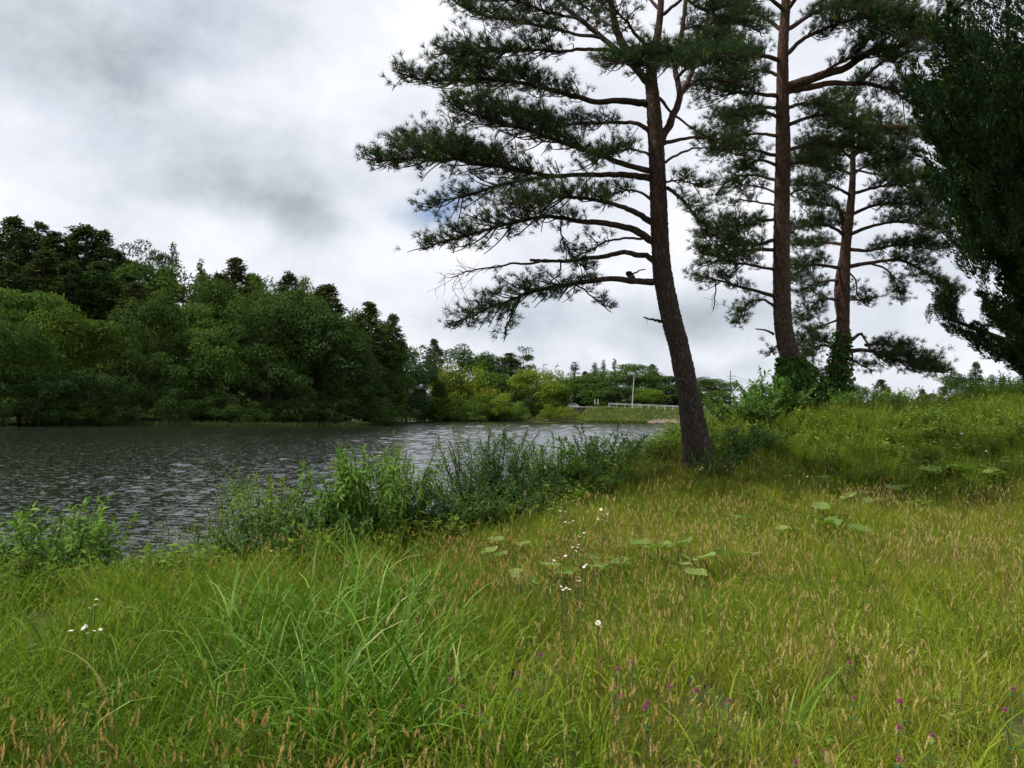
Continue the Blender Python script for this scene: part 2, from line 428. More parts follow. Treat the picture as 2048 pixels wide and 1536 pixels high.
for lam in (0.14, 0.21, 0.33, 0.52, 0.82, 1.3, 2.0, 3.2, 5.0):        # wind wavelets, each length kept where the sheet is fine enough for it
    keep = np.exp(-(np.log(lam / (RR * 0.0057 * 2.8)) / 0.5) ** 2)
    patch_ = 0.8 + 0.3 * np.sin(WX * .11 + 2 * np.sin(WY * .05)) * np.sin(WY * .045 + .4)
    for k in range(9):
        a_ = math.pi / 2 + 0.25 + wr.normal() * .55; l_ = lam * (.75 + .5 * wr.random()); f_ = 2 * math.pi / l_
        WZ += keep * patch_ * (0.10 / f_ / 2.1) * np.sin(f_ * (WX * math.cos(a_) + WY * math.sin(a_)) + 6.28 * wr.random())
nc = len(th); ii = (np.arange(len(rr) - 1)[:, None] * nc + np.arange(nc - 1)[None]).ravel()
wat = obj('water', np_mesh('water', np.stack([WX.ravel(), WY.ravel(), WZ.ravel()], -1), np.stack([ii, ii + nc, ii + nc + 1, ii + 1], -1), smooth=True), m)
tag(wat, 'rippled grey water of the lake', None, None, 'structure')

# ------------------------------------------------------------------ far trees
RHOMB_V = np.array([(0, 0, 0), (0.30, 0.45, 0.06), (0, 1, -0.05), (-0.30, 0.45, 0.06)]); RHOMB_F = np.array([(0, 1, 2, 3)])
def leaves_on(cent, rad, flat, n, size, rng, up=0.45, droop=0.2, clump_tone=None, shape=1.0, fill=0.72):
    """leaf-sized faces over a set of clumps"""
    k = rng.choice(len(cent), n, p=rad ** 2 / (rad ** 2).sum())
    d = unit(rng.standard_normal((n, 3)) + np.array([0, 0, 0.35]))
    r = rad[k] * (fill + (1.12 - fill) * rng.random(n))
    pos = cent[k] + d * r[:, None] * np.array([1, 1, flat])
    nrm = unit(d * (1 - up) + np.array([0, 0, up]) + 0.45 * rng.standard_normal((n, 3)))
    fwd = rng.standard_normal((n, 3)) + d * 0.8; fwd[:, 2] -= droop
    fwd = unit(fwd - nrm * (fwd * nrm).sum(1, keepdims=True))
    s = size * (0.6 + 0.8 * rng.random(n))
    sc = np.stack([s * shape, s, s], -1)
    V, F = scatter(RHOMB_V, RHOMB_F, frames(fwd, nrm), pos, sc)
    ct = rng.random(len(cent)) if clump_tone is None else clump_tone
    tone = np.clip(0.5 * ct[k] + 0.5 * rng.random(n), 0, 1)
    return V, F, np.repeat(tone, 4)
def crown_broad(seed, R=4.5, H=11, n=11500, tiers=False, size=0.32):
    rng = np.random.default_rng(seed); C, Rd = [], []
    m_ = 46 if not tiers else 40
    lob = rng.random((5, 2))
    for i in range(m_):
        a = rng.random() * 2 * math.pi; t_ = rng.random() ** 0.8
        prof = math.sin(math.pi * min(1, 0.12 + 0.80 * t_)) ** 0.6
        wob = 1 + 0.22 * math.sin(2 * a + 6 * lob[0, 0]) + 0.16 * math.sin(3 * a + 6 * lob[1, 0] + 4 * t_)
        rr = R * prof * wob * (0.55 + 0.45 * rng.random() ** 0.5)
        z = H * (0.10 + 0.82 * t_)
        if tiers: z = H * (0.12 + 0.82 * round(t_ * 6) / 6) + rng.normal() * 0.15
        C.append((rr * math.cos(a), rr * math.sin(a), z)); Rd.append(R * ((0.22 if not tiers else 0.30) + 0.16 * rng.random()))
    C, Rd = np.array(C), np.array(Rd)
    return leaves_on(C, Rd, 0.30 if tiers else 0.72, n, size, rng, up=0.6 if tiers else 0.4), C
def crown_cedar(seed, R=2.8, H=18, n=14000, size=0.29, thin=1.0):
    rng = np.random.default_rng(seed); C, Rd = [], []
    for i in range(int(230 * thin)):
        t_ = rng.random() ** 0.75; a = rng.random() * 2 * math.pi
        prof = (1 - t_) ** 0.68 * (0.82 + 0.18 * math.sin(9 * t_ + seed)) + 0.03
        rr = R * prof * (0.50 + 0.55 * rng.random() ** 0.5) * (1 + 0.15 * math.sin(3 * a + seed))
        C.append((rr * math.cos(a), rr * math.sin(a), H * (0.08 + 0.90 * t_))); Rd.append((0.42 + 0.40 * rng.random()) * (0.48 + 0.65 * (1 - t_)))
    C, Rd = np.array(C), np.array(Rd)
    return leaves_on(C, Rd, 0.95, n, size, rng, up=0.15, droop=-0.3, shape=0.7, fill=0.5), C[::6]
def crown_bamboo(seed, R=3.6, H=10, n=6500):
    rng = np.random.default_rng(seed); C, Rd = [], []
    for i in range(22):
        a = rng.random() * 6.28; r0 = R * 0.55 * rng.random() ** 0.5; top = H * (0.65 + 0.35 * rng.random()); lean = 0.5 + 1.1 * rng.random()
        for t_ in np.linspace(0.12, 1, 9):
            o = r0 + lean * t_ ** 2.2
            C.append((o * math.cos(a), o * math.sin(a), top * t_ - 0.5 * max(0, t_ - .8) * 4)); Rd.append(0.75 * (1.15 - 0.75 * t_ ** 2))
    C, Rd = np.array(C), np.array(Rd)
    return leaves_on(C, Rd, 1.1, n, 0.42, rng, up=0.2, droop=0.9, shape=0.5, fill=0.4), C[::9]
def crown_willow(seed, R=3.6, H=5.5, n=5200):
    rng = np.random.default_rng(seed); C, Rd = [], []
    for i in range(34):
        a = rng.random() * 6.28; rr = R * rng.random() ** 0.5
        z = H * (0.95 - 0.55 * (rr / R) ** 2) * (0.35 + 0.65 * rng.random())
        C.append((rr * math.cos(a), rr * math.sin(a), max(0.35, z))); Rd.append(R * (0.2 + 0.14 * rng.random()))
    C, Rd = np.array(C), np.array(Rd)
    return leaves_on(C, Rd, 0.8, n, 0.34, rng, up=0.3, droop=0.9, shape=0.55), C[::4]
def trunk_mesh(seed, H, r, limbs, cut=0.9):
    rng = np.random.default_rng(seed)
    pts = np.array([(0.12 * H * 0.1 * rng.normal() * t_, 0.02 * H * rng.normal() * t_, -0.6 + (H * cut + 0.6) * t_) for t_ in np.linspace(0, 1, 7)])
    parts = [tube(pts, r * np.linspace(1.15, 0.18, 7), 7)]
    for c in limbs[:14]:
        z0 = max(0.6, c[2] * 0.62); k = z0 / (H * cut)
        base = np.array([np.interp(z0, pts[:, 2], pts[:, 0]), np.interp(z0, pts[:, 2], pts[:, 1]), z0])
        mid = (base + c) / 2 + np.array([0, 0, -0.12 * np.linalg.norm(c - base)])
        parts.append(tube(smooth_line([base, mid, c], 3), r * np.linspace(0.42, 0.08, 7) * max(0.4, 1 - k), 5))
    return join(parts)
VAR = {}
def add_variant(kind, crown, H, r, R, seed, cut=0.9):
    (V, F, tone), limbs = crown
    cm = np_mesh(kind + '_crown', V, F, tone); cm.materials.append(M_TREE)
    TV, TF = trunk_mesh(seed, H, r, limbs, cut)
    tm = np_mesh(kind + '_trunk', TV, TF, smooth=True); tm.materials.append(M_FAR_TRUNK)
    q = np.percentile(np.hypot(V[:, 0], V[:, 1]), 97)
    VAR.setdefault(kind, []).append((cm, tm, q, V[:, 2].max()))
for s in range(6): add_variant('broad', crown_broad(10 + s, R=4.2 + 0.5 * (s % 3), H=11 + (s % 2)), 11, 0.24, 4.5, s)
for s in range(3): add_variant('tier', crown_broad(30 + s, R=4.8, H=9.5, n=9000, tiers=True), 9.5, 0.2, 4.8, s)
for s in range(4): add_variant('cedar', crown_cedar(50 + s, R=2.7 + 0.3 * (s % 2)), 18, 0.28, 2.8, s, 0.95)
for s in range(2): add_variant('thin_cedar', crown_cedar(60 + s, R=1.9, H=17, n=3600, thin=0.42), 17, 0.22, 2, s, 0.95)
for s in range(3): add_variant('bamboo', crown_bamboo(70 + s), 10, 0.09, 3.6, s, 0.8)
for s in range(3): add_variant('willow', crown_willow(80 + s), 5.5, 0.13, 3.6, s, 0.6)
for s in range(2): add_variant('far_pine', crown_broad(90 + s, R=4.2, H=12, n=7000, tiers=True, size=0.30), 12, 0.22, 4.2, s)

DARK = (0.038, 0.066, 0.020); MID = (0.058, 0.104, 0.024); DEEP = (0.041, 0.078, 0.021); YEL = (0.080, 0.132, 0.020); LIGHT = (0.085, 0.150, 0.030)
BRIGHT = (0.135, 0.205, 0.028); BAM = (0.165, 0.195, 0.030); CED = (0.040, 0.072, 0.022); CEDB = (0.054, 0.070, 0.024); WIL = (0.185, 0.235, 0.040); BLUEG = (0.042, 0.080, 0.036)
planted = []
WIDE = {'ridge_cedar': 1.75, 'slope_cedar': 1.3, 'ridge_pine': 1.2, 'ridge_pale': 1.3, 'slope_broad': 1.15, 'dam_broad': 1.4, 'dam_cedar': 1.4, 'head_cedar': 1.6, 'head_broad': 1.15, 'head_bamboo': 1.2}
vcount = {}
FOREST_SHADE = 0.85  # cloud shadow over the nearer woods, put into their leaf colours
def plant(kind, px, top, Y, wpx, color, cls, base_py=None):
    """a tree standing on the ground at depth Y, as tall and wide as the photograph shows"""
    rng = random.Random(hash((kind, px, top)) % 99991 if False else int(px * 31 + top * 17))
    tp = P(px, top, Y); x = tp[0]; zb = gz1(x, Y)
    if zb < 0: zb = 0.0
    vs = VAR[kind]; i = vcount.get(kind, 0); vcount[kind] = i + 1
    cm, tm, q, hz = vs[i % len(vs)]
    H = max(1.2, tp[2] - zb); W = wpx / F_PX * Y / 2 * WIDE.get(cls, 1.0)
    root = empty({'broad': 'broadleaf_tree', 'tier': 'layered_tree', 'cedar': 'cedar_tree', 'thin_cedar': 'slender_cedar', 'bamboo': 'bamboo_clump', 'willow': 'willow_bush', 'far_pine': 'far_pine_tree'}[kind], (x, Y, zb))
    root.rotation_euler = (0, 0, rng.random() * 6.28)
    root.scale = (W / q, W / q, H / hz)
    root['category'] = {'bamboo': 'bamboo', 'willow': 'bush'}.get(kind, 'tree')
    c_ = obj('crown', cm, None, root, kind='stuff'); obj('trunk', tm, None, root)
    j = (0.85 + 0.3 * rng.random()) * (FOREST_SHADE if Y < 200 else 1.0)
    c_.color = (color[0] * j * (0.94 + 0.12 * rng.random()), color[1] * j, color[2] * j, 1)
    planted.append((cls, px, root))
def shore(px): return 104 + px / 790 * 44
RIDGE = 'cedars'
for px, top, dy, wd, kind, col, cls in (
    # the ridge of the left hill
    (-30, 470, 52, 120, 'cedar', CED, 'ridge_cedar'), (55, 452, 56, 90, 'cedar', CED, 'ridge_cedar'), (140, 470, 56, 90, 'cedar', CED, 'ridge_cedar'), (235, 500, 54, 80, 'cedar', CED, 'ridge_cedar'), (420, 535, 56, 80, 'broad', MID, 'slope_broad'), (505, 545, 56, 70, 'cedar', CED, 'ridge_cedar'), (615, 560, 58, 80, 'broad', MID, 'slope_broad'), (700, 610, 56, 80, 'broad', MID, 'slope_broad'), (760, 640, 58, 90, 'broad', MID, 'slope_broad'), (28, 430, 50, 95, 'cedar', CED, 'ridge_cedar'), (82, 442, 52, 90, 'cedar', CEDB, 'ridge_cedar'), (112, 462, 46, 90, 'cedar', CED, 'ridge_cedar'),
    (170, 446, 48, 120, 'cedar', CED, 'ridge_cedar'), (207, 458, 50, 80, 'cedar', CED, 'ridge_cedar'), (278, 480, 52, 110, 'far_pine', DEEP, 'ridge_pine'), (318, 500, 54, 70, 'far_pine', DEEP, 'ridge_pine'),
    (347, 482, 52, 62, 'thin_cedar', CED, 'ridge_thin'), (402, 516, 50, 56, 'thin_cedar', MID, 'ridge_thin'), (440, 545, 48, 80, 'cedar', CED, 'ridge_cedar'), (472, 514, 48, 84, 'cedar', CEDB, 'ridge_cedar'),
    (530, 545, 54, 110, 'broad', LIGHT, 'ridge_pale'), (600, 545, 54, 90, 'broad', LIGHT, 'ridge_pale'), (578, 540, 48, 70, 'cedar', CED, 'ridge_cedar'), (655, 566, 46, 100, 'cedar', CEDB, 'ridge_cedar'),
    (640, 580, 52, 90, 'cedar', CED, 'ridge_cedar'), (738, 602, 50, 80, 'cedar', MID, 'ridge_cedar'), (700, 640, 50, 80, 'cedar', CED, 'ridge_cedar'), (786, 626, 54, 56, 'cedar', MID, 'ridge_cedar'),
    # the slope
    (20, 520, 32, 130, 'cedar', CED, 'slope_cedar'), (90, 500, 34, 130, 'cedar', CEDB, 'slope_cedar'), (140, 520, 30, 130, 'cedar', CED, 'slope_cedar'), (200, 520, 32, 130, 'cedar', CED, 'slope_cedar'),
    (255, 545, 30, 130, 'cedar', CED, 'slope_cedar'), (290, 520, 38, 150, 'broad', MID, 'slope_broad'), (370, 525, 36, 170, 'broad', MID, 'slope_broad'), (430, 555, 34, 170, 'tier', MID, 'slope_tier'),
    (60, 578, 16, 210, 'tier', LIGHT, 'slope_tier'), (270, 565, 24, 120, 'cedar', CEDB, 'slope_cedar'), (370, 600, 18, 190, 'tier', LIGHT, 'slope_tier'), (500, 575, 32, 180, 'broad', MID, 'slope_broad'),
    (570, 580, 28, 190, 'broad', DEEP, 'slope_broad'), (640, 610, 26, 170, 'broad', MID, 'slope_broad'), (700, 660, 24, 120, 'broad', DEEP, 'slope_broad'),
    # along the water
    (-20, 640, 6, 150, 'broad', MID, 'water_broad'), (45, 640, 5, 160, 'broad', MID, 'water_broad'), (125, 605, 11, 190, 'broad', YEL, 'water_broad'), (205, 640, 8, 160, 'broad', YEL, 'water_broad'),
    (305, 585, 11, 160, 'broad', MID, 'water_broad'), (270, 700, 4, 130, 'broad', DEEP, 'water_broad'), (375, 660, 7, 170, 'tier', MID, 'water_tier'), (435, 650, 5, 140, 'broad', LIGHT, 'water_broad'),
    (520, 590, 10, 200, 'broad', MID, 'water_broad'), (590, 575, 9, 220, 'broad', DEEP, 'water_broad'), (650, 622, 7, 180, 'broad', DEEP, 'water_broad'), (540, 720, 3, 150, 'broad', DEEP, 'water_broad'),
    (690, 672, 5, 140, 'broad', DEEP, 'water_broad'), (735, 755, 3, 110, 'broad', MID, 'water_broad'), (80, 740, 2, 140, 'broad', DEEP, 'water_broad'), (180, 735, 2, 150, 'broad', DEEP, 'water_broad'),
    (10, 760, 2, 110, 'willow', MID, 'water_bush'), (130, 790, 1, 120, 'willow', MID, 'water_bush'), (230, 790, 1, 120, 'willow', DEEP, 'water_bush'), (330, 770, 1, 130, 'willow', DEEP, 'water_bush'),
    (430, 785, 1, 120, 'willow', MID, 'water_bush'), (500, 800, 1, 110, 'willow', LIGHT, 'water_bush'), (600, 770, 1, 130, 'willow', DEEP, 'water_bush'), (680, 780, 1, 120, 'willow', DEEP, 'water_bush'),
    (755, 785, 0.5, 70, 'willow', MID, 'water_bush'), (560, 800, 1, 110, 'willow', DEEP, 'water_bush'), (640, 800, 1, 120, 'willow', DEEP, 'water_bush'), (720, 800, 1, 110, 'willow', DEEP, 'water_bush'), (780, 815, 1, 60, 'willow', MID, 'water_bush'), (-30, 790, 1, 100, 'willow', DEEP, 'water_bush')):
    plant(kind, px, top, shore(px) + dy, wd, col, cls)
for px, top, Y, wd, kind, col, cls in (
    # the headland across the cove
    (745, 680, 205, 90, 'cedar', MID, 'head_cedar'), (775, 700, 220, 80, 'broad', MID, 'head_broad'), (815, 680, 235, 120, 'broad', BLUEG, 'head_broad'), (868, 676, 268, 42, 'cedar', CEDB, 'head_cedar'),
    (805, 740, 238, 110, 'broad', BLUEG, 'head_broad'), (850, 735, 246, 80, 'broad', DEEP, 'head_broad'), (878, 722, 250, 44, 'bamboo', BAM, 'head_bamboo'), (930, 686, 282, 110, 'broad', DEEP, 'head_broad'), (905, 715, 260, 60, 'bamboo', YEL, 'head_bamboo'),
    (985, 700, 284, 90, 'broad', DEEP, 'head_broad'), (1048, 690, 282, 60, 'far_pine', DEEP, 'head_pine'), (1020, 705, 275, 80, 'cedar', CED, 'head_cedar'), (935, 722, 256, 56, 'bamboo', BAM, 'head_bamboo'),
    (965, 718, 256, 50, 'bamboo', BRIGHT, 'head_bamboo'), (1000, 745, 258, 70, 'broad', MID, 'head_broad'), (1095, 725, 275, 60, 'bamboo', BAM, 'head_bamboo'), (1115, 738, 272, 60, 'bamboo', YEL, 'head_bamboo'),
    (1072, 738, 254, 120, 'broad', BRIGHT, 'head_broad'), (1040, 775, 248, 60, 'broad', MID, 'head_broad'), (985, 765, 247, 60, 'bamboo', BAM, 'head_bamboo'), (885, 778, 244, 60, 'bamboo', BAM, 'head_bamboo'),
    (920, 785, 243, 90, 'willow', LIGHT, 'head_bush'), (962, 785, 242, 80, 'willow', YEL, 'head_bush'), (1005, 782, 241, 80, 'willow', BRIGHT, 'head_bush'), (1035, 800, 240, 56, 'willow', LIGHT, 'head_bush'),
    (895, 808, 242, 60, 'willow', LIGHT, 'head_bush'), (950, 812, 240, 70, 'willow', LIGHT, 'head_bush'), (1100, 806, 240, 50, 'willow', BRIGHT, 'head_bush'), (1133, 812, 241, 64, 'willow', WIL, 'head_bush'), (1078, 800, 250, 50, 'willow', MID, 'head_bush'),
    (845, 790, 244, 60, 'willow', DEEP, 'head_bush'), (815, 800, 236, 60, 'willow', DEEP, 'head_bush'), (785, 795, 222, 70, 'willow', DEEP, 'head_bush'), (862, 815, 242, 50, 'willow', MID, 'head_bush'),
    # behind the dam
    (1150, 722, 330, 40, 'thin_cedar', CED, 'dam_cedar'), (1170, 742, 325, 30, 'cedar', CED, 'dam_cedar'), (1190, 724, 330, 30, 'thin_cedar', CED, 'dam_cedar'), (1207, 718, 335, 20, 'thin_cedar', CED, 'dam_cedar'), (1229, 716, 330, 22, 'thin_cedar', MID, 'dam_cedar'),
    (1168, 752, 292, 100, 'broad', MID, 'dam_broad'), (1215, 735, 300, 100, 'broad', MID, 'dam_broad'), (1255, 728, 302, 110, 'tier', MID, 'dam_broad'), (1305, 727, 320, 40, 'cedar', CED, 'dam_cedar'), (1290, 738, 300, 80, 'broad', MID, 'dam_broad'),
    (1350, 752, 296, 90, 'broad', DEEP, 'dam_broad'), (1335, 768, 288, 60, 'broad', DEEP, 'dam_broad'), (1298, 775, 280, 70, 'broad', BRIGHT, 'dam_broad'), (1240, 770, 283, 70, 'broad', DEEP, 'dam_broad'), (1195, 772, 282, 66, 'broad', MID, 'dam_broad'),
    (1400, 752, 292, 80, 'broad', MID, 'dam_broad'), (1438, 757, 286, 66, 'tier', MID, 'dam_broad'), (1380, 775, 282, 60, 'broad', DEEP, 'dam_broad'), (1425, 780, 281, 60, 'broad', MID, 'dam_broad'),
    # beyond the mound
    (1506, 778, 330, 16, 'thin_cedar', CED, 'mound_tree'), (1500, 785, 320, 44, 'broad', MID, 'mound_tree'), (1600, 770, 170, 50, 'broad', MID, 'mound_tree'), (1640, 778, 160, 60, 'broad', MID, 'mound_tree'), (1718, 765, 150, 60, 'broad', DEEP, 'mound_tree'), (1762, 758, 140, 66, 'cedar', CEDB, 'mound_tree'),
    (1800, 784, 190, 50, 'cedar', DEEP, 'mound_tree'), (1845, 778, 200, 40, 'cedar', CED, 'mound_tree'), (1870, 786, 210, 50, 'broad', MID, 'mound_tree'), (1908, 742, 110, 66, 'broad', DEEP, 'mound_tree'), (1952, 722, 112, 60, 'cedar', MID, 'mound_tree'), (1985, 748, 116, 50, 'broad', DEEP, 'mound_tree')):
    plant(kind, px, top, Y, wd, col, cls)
TXT = {'ridge_cedar': 'dark cedar on the skyline of the left wooded hill', 'ridge_pine': 'dark pine on the skyline between the ridge cedars', 'ridge_thin': 'slender open cedar rising above the left hill skyline',
       'ridge_pale': 'pale green broadleaf tree topping the left hill skyline', 'slope_cedar': 'dark cedar high on the slope of the left hill', 'slope_broad': 'green broadleaf tree halfway up the left hill',
       'slope_tier': 'broadleaf tree with layered branches on the left hillside', 'water_broad': 'broadleaf tree at the water along the left shore', 'water_tier': 'layered broadleaf tree at the water on the left shore',
       'water_bush': 'low bush overhanging the water on the left shore', 'head_cedar': 'dark cedar behind the cove', 'head_broad': 'broadleaf tree on the far headland', 'head_bamboo': 'yellow green bamboo clump on the far headland',
       'head_pine': 'dark pine at the back of the far headland', 'head_bush': 'pale leafy bush at the headland water edge', 'dam_cedar': 'thin dark conifer poking out behind the dam trees', 'dam_broad': 'broadleaf tree behind the dam rail',
       'mound_tree': 'distant tree showing over the grassy mound'}
GRP = {k: v for k, v in (('ridge_cedar', 'cedars on the left ridge'), ('slope_cedar', 'cedars on the left slope'))}
for cls in TXT:
    mem = sorted([q for q in planted if q[0] == cls], key=lambda q: q[1])
    for i, (_, px, root) in enumerate(mem):
        root['label'] = TXT[cls] + ('' if len(mem) == 1 else ', ' + ordinal(i) + ' from the left')
        if len(mem) > 1: root['group'] = TXT[cls].split(',')[0] + 's'

# a far wood closing the horizon
rng = np.random.default_rng(5)
C, Rd = [], []
for a in np.linspace(-0.9, 1.0, 420):
    for r0 in (620, 700):
        D = r0 + 60 * rng.normal()
        C.append((D * math.sin(a), D * math.cos(a), 4 + 5 * rng.random())); Rd.append(5 + 4 * rng.random())
C, Rd = np.array(C), np.array(Rd)
V, F, tone = leaves_on(C, Rd, 0.9, 16000, 2.8, rng)
fw = obj('far_wood', np_mesh('far_wood', V, F, tone), M_TREE, kind='stuff'); fw.color = (0.045, 0.075, 0.045, 1)
tag(fw, 'low belt of woodland along the far horizon', 'woodland')

# ------------------------------------------------------------------ the dam: wall, rail, posts, poles, car, stones
M_WHITE = plain_mat('white_paint', (0.60, 0.61, 0.58), 0.5, 0.08, 2)
M_CONC = plain_mat('concrete', (0.40, 0.39, 0.36), 0.85, 0.2, 3)
M_POLE = plain_mat('pole_concrete', (0.42, 0.41, 0.39), 0.8, 0.12, 2)
M_STEEL = plain_mat('dark_steel', (0.10, 0.11, 0.12), 0.5, 0.2, 4, metal=0.4)
m, t = new_mat('rubble_wall')
tcn = t.node('ShaderNodeTexCoord')
br = t.node('ShaderNodeTexBrick'); br.inputs['Scale'].default_value = 1.4
br.inputs['Color1'].default_value = (0.10, 0.075, 0.058, 1); br.inputs['Color2'].default_value = (0.06, 0.05, 0.042, 1); br.inputs['Mortar'].default_value = (0.03, 0.026, 0.022, 1)
t.l.new(t.mapping(tcn.outputs['Object'], rot=(math.pi / 2, 0, 0)), br.inputs['Vector'])
p = t.node('ShaderNodeBsdfPrincipled'); t.l.new(br.outputs[0], p.inputs['Base Color']); p.inputs['Roughness'].default_value = 0.9
finish(t, p.outputs[0]); M_RUBBLE = m
def ridge_pts(pxs, pys, Y0, Y1):
    return [P(px, py, Y0 + (Y1 - Y0) * i / (len(pxs) - 1)) for i, (px, py) in enumerate(zip(pxs, pys))]
# retaining wall
a, b_ = P(1142, 810, 266), P(1222, 808, 266)
wroot = empty('retaining_wall', ((a[0] + b_[0]) / 2, 266, 1.0))
tag(wroot, 'dark stone retaining wall where the dam meets the wooded headland', 'wall')
hw = (b_[0] - a[0]) / 2
rng = np.random.default_rng(8)
for r_ in range(5):                            # courses of rough blocks
    x = -hw
    while x < hw:
        bw = min(1.1 + 0.7 * rng.random(), hw - x)
        if bw < 0.2: break
        V, F = box(x + .02, x + bw - .02, -0.35 - 0.08 * rng.random(), 0.3, r_ * 0.76 + .02, r_ * 0.76 + 0.74)
        obj('stone_block', np_mesh('stone_block', V, F), M_RUBBLE, wroot); x += bw
V, F = box(-hw - 0.1, hw + 0.1, -0.5, 0.4, 3.82, 4.05); obj('coping', np_mesh('coping', V, F), M_CONC, wroot)
# guard rail
rail = ridge_pts(list(range(1218, 1478, 8)), [806.5 + 10.0 * (i / 32) for i in range(33)], 264, 252)
rail = np.array(rail); rail[:, 2] = np.maximum(rail[:, 2], 4.9)
groot = empty('guard_rail', rail[0] - np.array([0, 0, 0.8]))
tag(groot, 'white pipe guard rail along the top of the grassy dam', 'guard rail')
loc = rail - np.array(groot.location)
for dz in (0.0, -0.32):
    V, F = tube(loc + np.array([0, 0, dz]), np.full(len(loc), 0.06), 6); obj('rail_pipe', np_mesh('rail_pipe', V, F), M_WHITE, groot)
V, F = tube(np.array([(0, 0, -1.3), (0, 0, 0.08)]), [0.1, 0.1], 6); post_me = np_mesh('rail_post', V, F)
for i in range(0, len(loc), 2): obj('rail_post', post_me, M_WHITE, groot, loc[i] + np.array([0, 0.12, 0]))
# concrete pole on the dam
def pole(name, label, px, top, bot, Y, r, mat, arms=(), lean=0.0, base_z=None):
    tp = P(px + lean, top, Y); bp = P(px, bot, Y); zb = min(bp[2], gz1(bp[0], Y)) - 0.3 if base_z is None else base_z
    root = empty(name, (bp[0], Y, zb)); tag(root, label, 'pole')
    H = tp[2] - zb
    V, F = tube(np.array([(0, 0, 0), ((tp[0] - bp[0]) * .5, 0, H * .5), (tp[0] - bp[0], 0, H)]), [r, r * .85, r * .7], 8)
    obj('shaft', np_mesh('shaft', V, F, smooth=True), mat, root)
    V, F = box(-r, r, -r, r, H - .02, H + .12); V[:, 0] += tp[0] - bp[0]; obj('cap', np_mesh('cap', V, F), M_STEEL, root)
    for z, L in arms:
        arm_v, arm_f = box(-L, L, -0.07, 0.07, H - z - .07, H - z + .07); arm_v[:, 0] += (tp[0] - bp[0]); arm_v[:, 1] -= r + 0.05
        a_ = obj('crossarm', np_mesh('crossarm', arm_v, arm_f), M_STEEL, root)
        for s_ in (-0.9, -0.45, 0.45, 0.9):
            V, F = tube(np.array([(s_ * L, -r, H - z), (s_ * L, -r, H - z + .32)]), [.07, .05], 6); obj('insulator', np_mesh('insulator', V, F), M_CONC, a_)
    return np.array([tp[0], Y, tp[2]])
pole('concrete_pole', 'leaning pale concrete pole standing on the dam behind the rail', 1264, 755, 809, 268, 0.2, M_POLE, lean=4)
top1 = pole('utility_pole', 'thin utility pole with crossarms right of the dam trees', 1461, 742, 800, 300, 0.2, M_STEEL, arms=((1.9, 1.6), (2.9, 1.1)))
top2 = pole('utility_pole', 'thin grey pole seen between the two ivy covered pines', 1629, 752, 795, 210, 0.14, M_POLE, arms=((0.6, 0.7),))
pole('utility_pole', 'tiny distant pole above the trees behind the dam', 1314, 737, 790, 345, 0.2, M_STEEL, arms=((0.6, 0.9),))
for dz, nm in ((-1.7, 'upper power line sagging right from the utility pole'), (-2.8, 'lower power line sagging right from the utility pole')):
    p0 = top1 + np.array([0.8, -0.3, dz]); p1 = P(1640, 778 - dz * 2, 330)
    q = np.linspace(0, 1, 14)[:, None]; pts = p0 * (1 - q) + p1 * q; pts[:, 2] -= (1.6 * 4 * q * (1 - q))[:, 0]
    V, F = tube(pts, np.full(14, 0.045), 4); tag(obj('power_line', np_mesh('power_line', V, F), M_STEEL), nm, 'cable', 'power lines')
for px, nm in ((1190, 'left one of the two short white posts on the retaining wall'), (1196, 'right one of the two short white posts on the retaining wall')):
    a = P(px, 799, 268); V, F = tube(np.array([(0, 0, -1.6), (0, 0, 0.0)]), [.13, .13], 8); V2, F2 = tube(np.array([(0, 0, 0), (0, 0, .08)]), [.13, .03], 8)
    V, F = join([(V, F), (V2, F2)]); tag(obj('white_post', np_mesh('white_post', V, F), M_WHITE, None, a), nm, 'post', 'white posts on the wall')
# white van behind the wall
cx = P(1146, 800, 270)
car = empty('parked_car', (cx[0], 270, 4.55)); tag(car, 'white car parked under the trees behind the stone retaining wall', 'car')
prof = [(-2.0, .35), (-2.05, .85), (-1.5, 1.0), (-0.95, 1.48), (0.9, 1.52), (1.6, 1.05), (2.05, .95), (2.1, .35)]
V = np.array([(x, s_ * (0.82 if z < 1.1 else 0.68), z) for s_ in (-1, 1) for x, z in prof]); n_ = len(prof)
side = [tuple(range(n_ - 1, -1, -1)), tuple(range(n_, 2 * n_))] + [(i, (i + 1) % n_, n_ + (i + 1) % n_, n_ + i) for i in range(n_)]
me = bpy.data.meshes.new('body'); me.from_pydata([tuple(v) for v in V], [], side); obj('body', me, M_WHITE, car)
M_GLASS = plain_mat('car_glass', (0.02, 0.025, 0.03), 0.1, 0.1, 2, spec=0.6)
for s_ in (-1, 1):
    for x0, x1 in ((-0.85, 0.0), (0.08, 1.0)):
        V, F = box(x0, x1, s_ * .76 - .06, s_ * .76 + .06, 1.04, 1.40); obj('window', np_mesh('window', V, F), M_GLASS, car)
    for x0 in (-1.25, 1.3):
        V, F = tube(np.array([(x0, s_ * .7, .32), (x0, s_ * .86, .32)]), [.32, .32], 14); w_ = obj('wheel', np_mesh('wheel', V, F), M_STEEL, car)
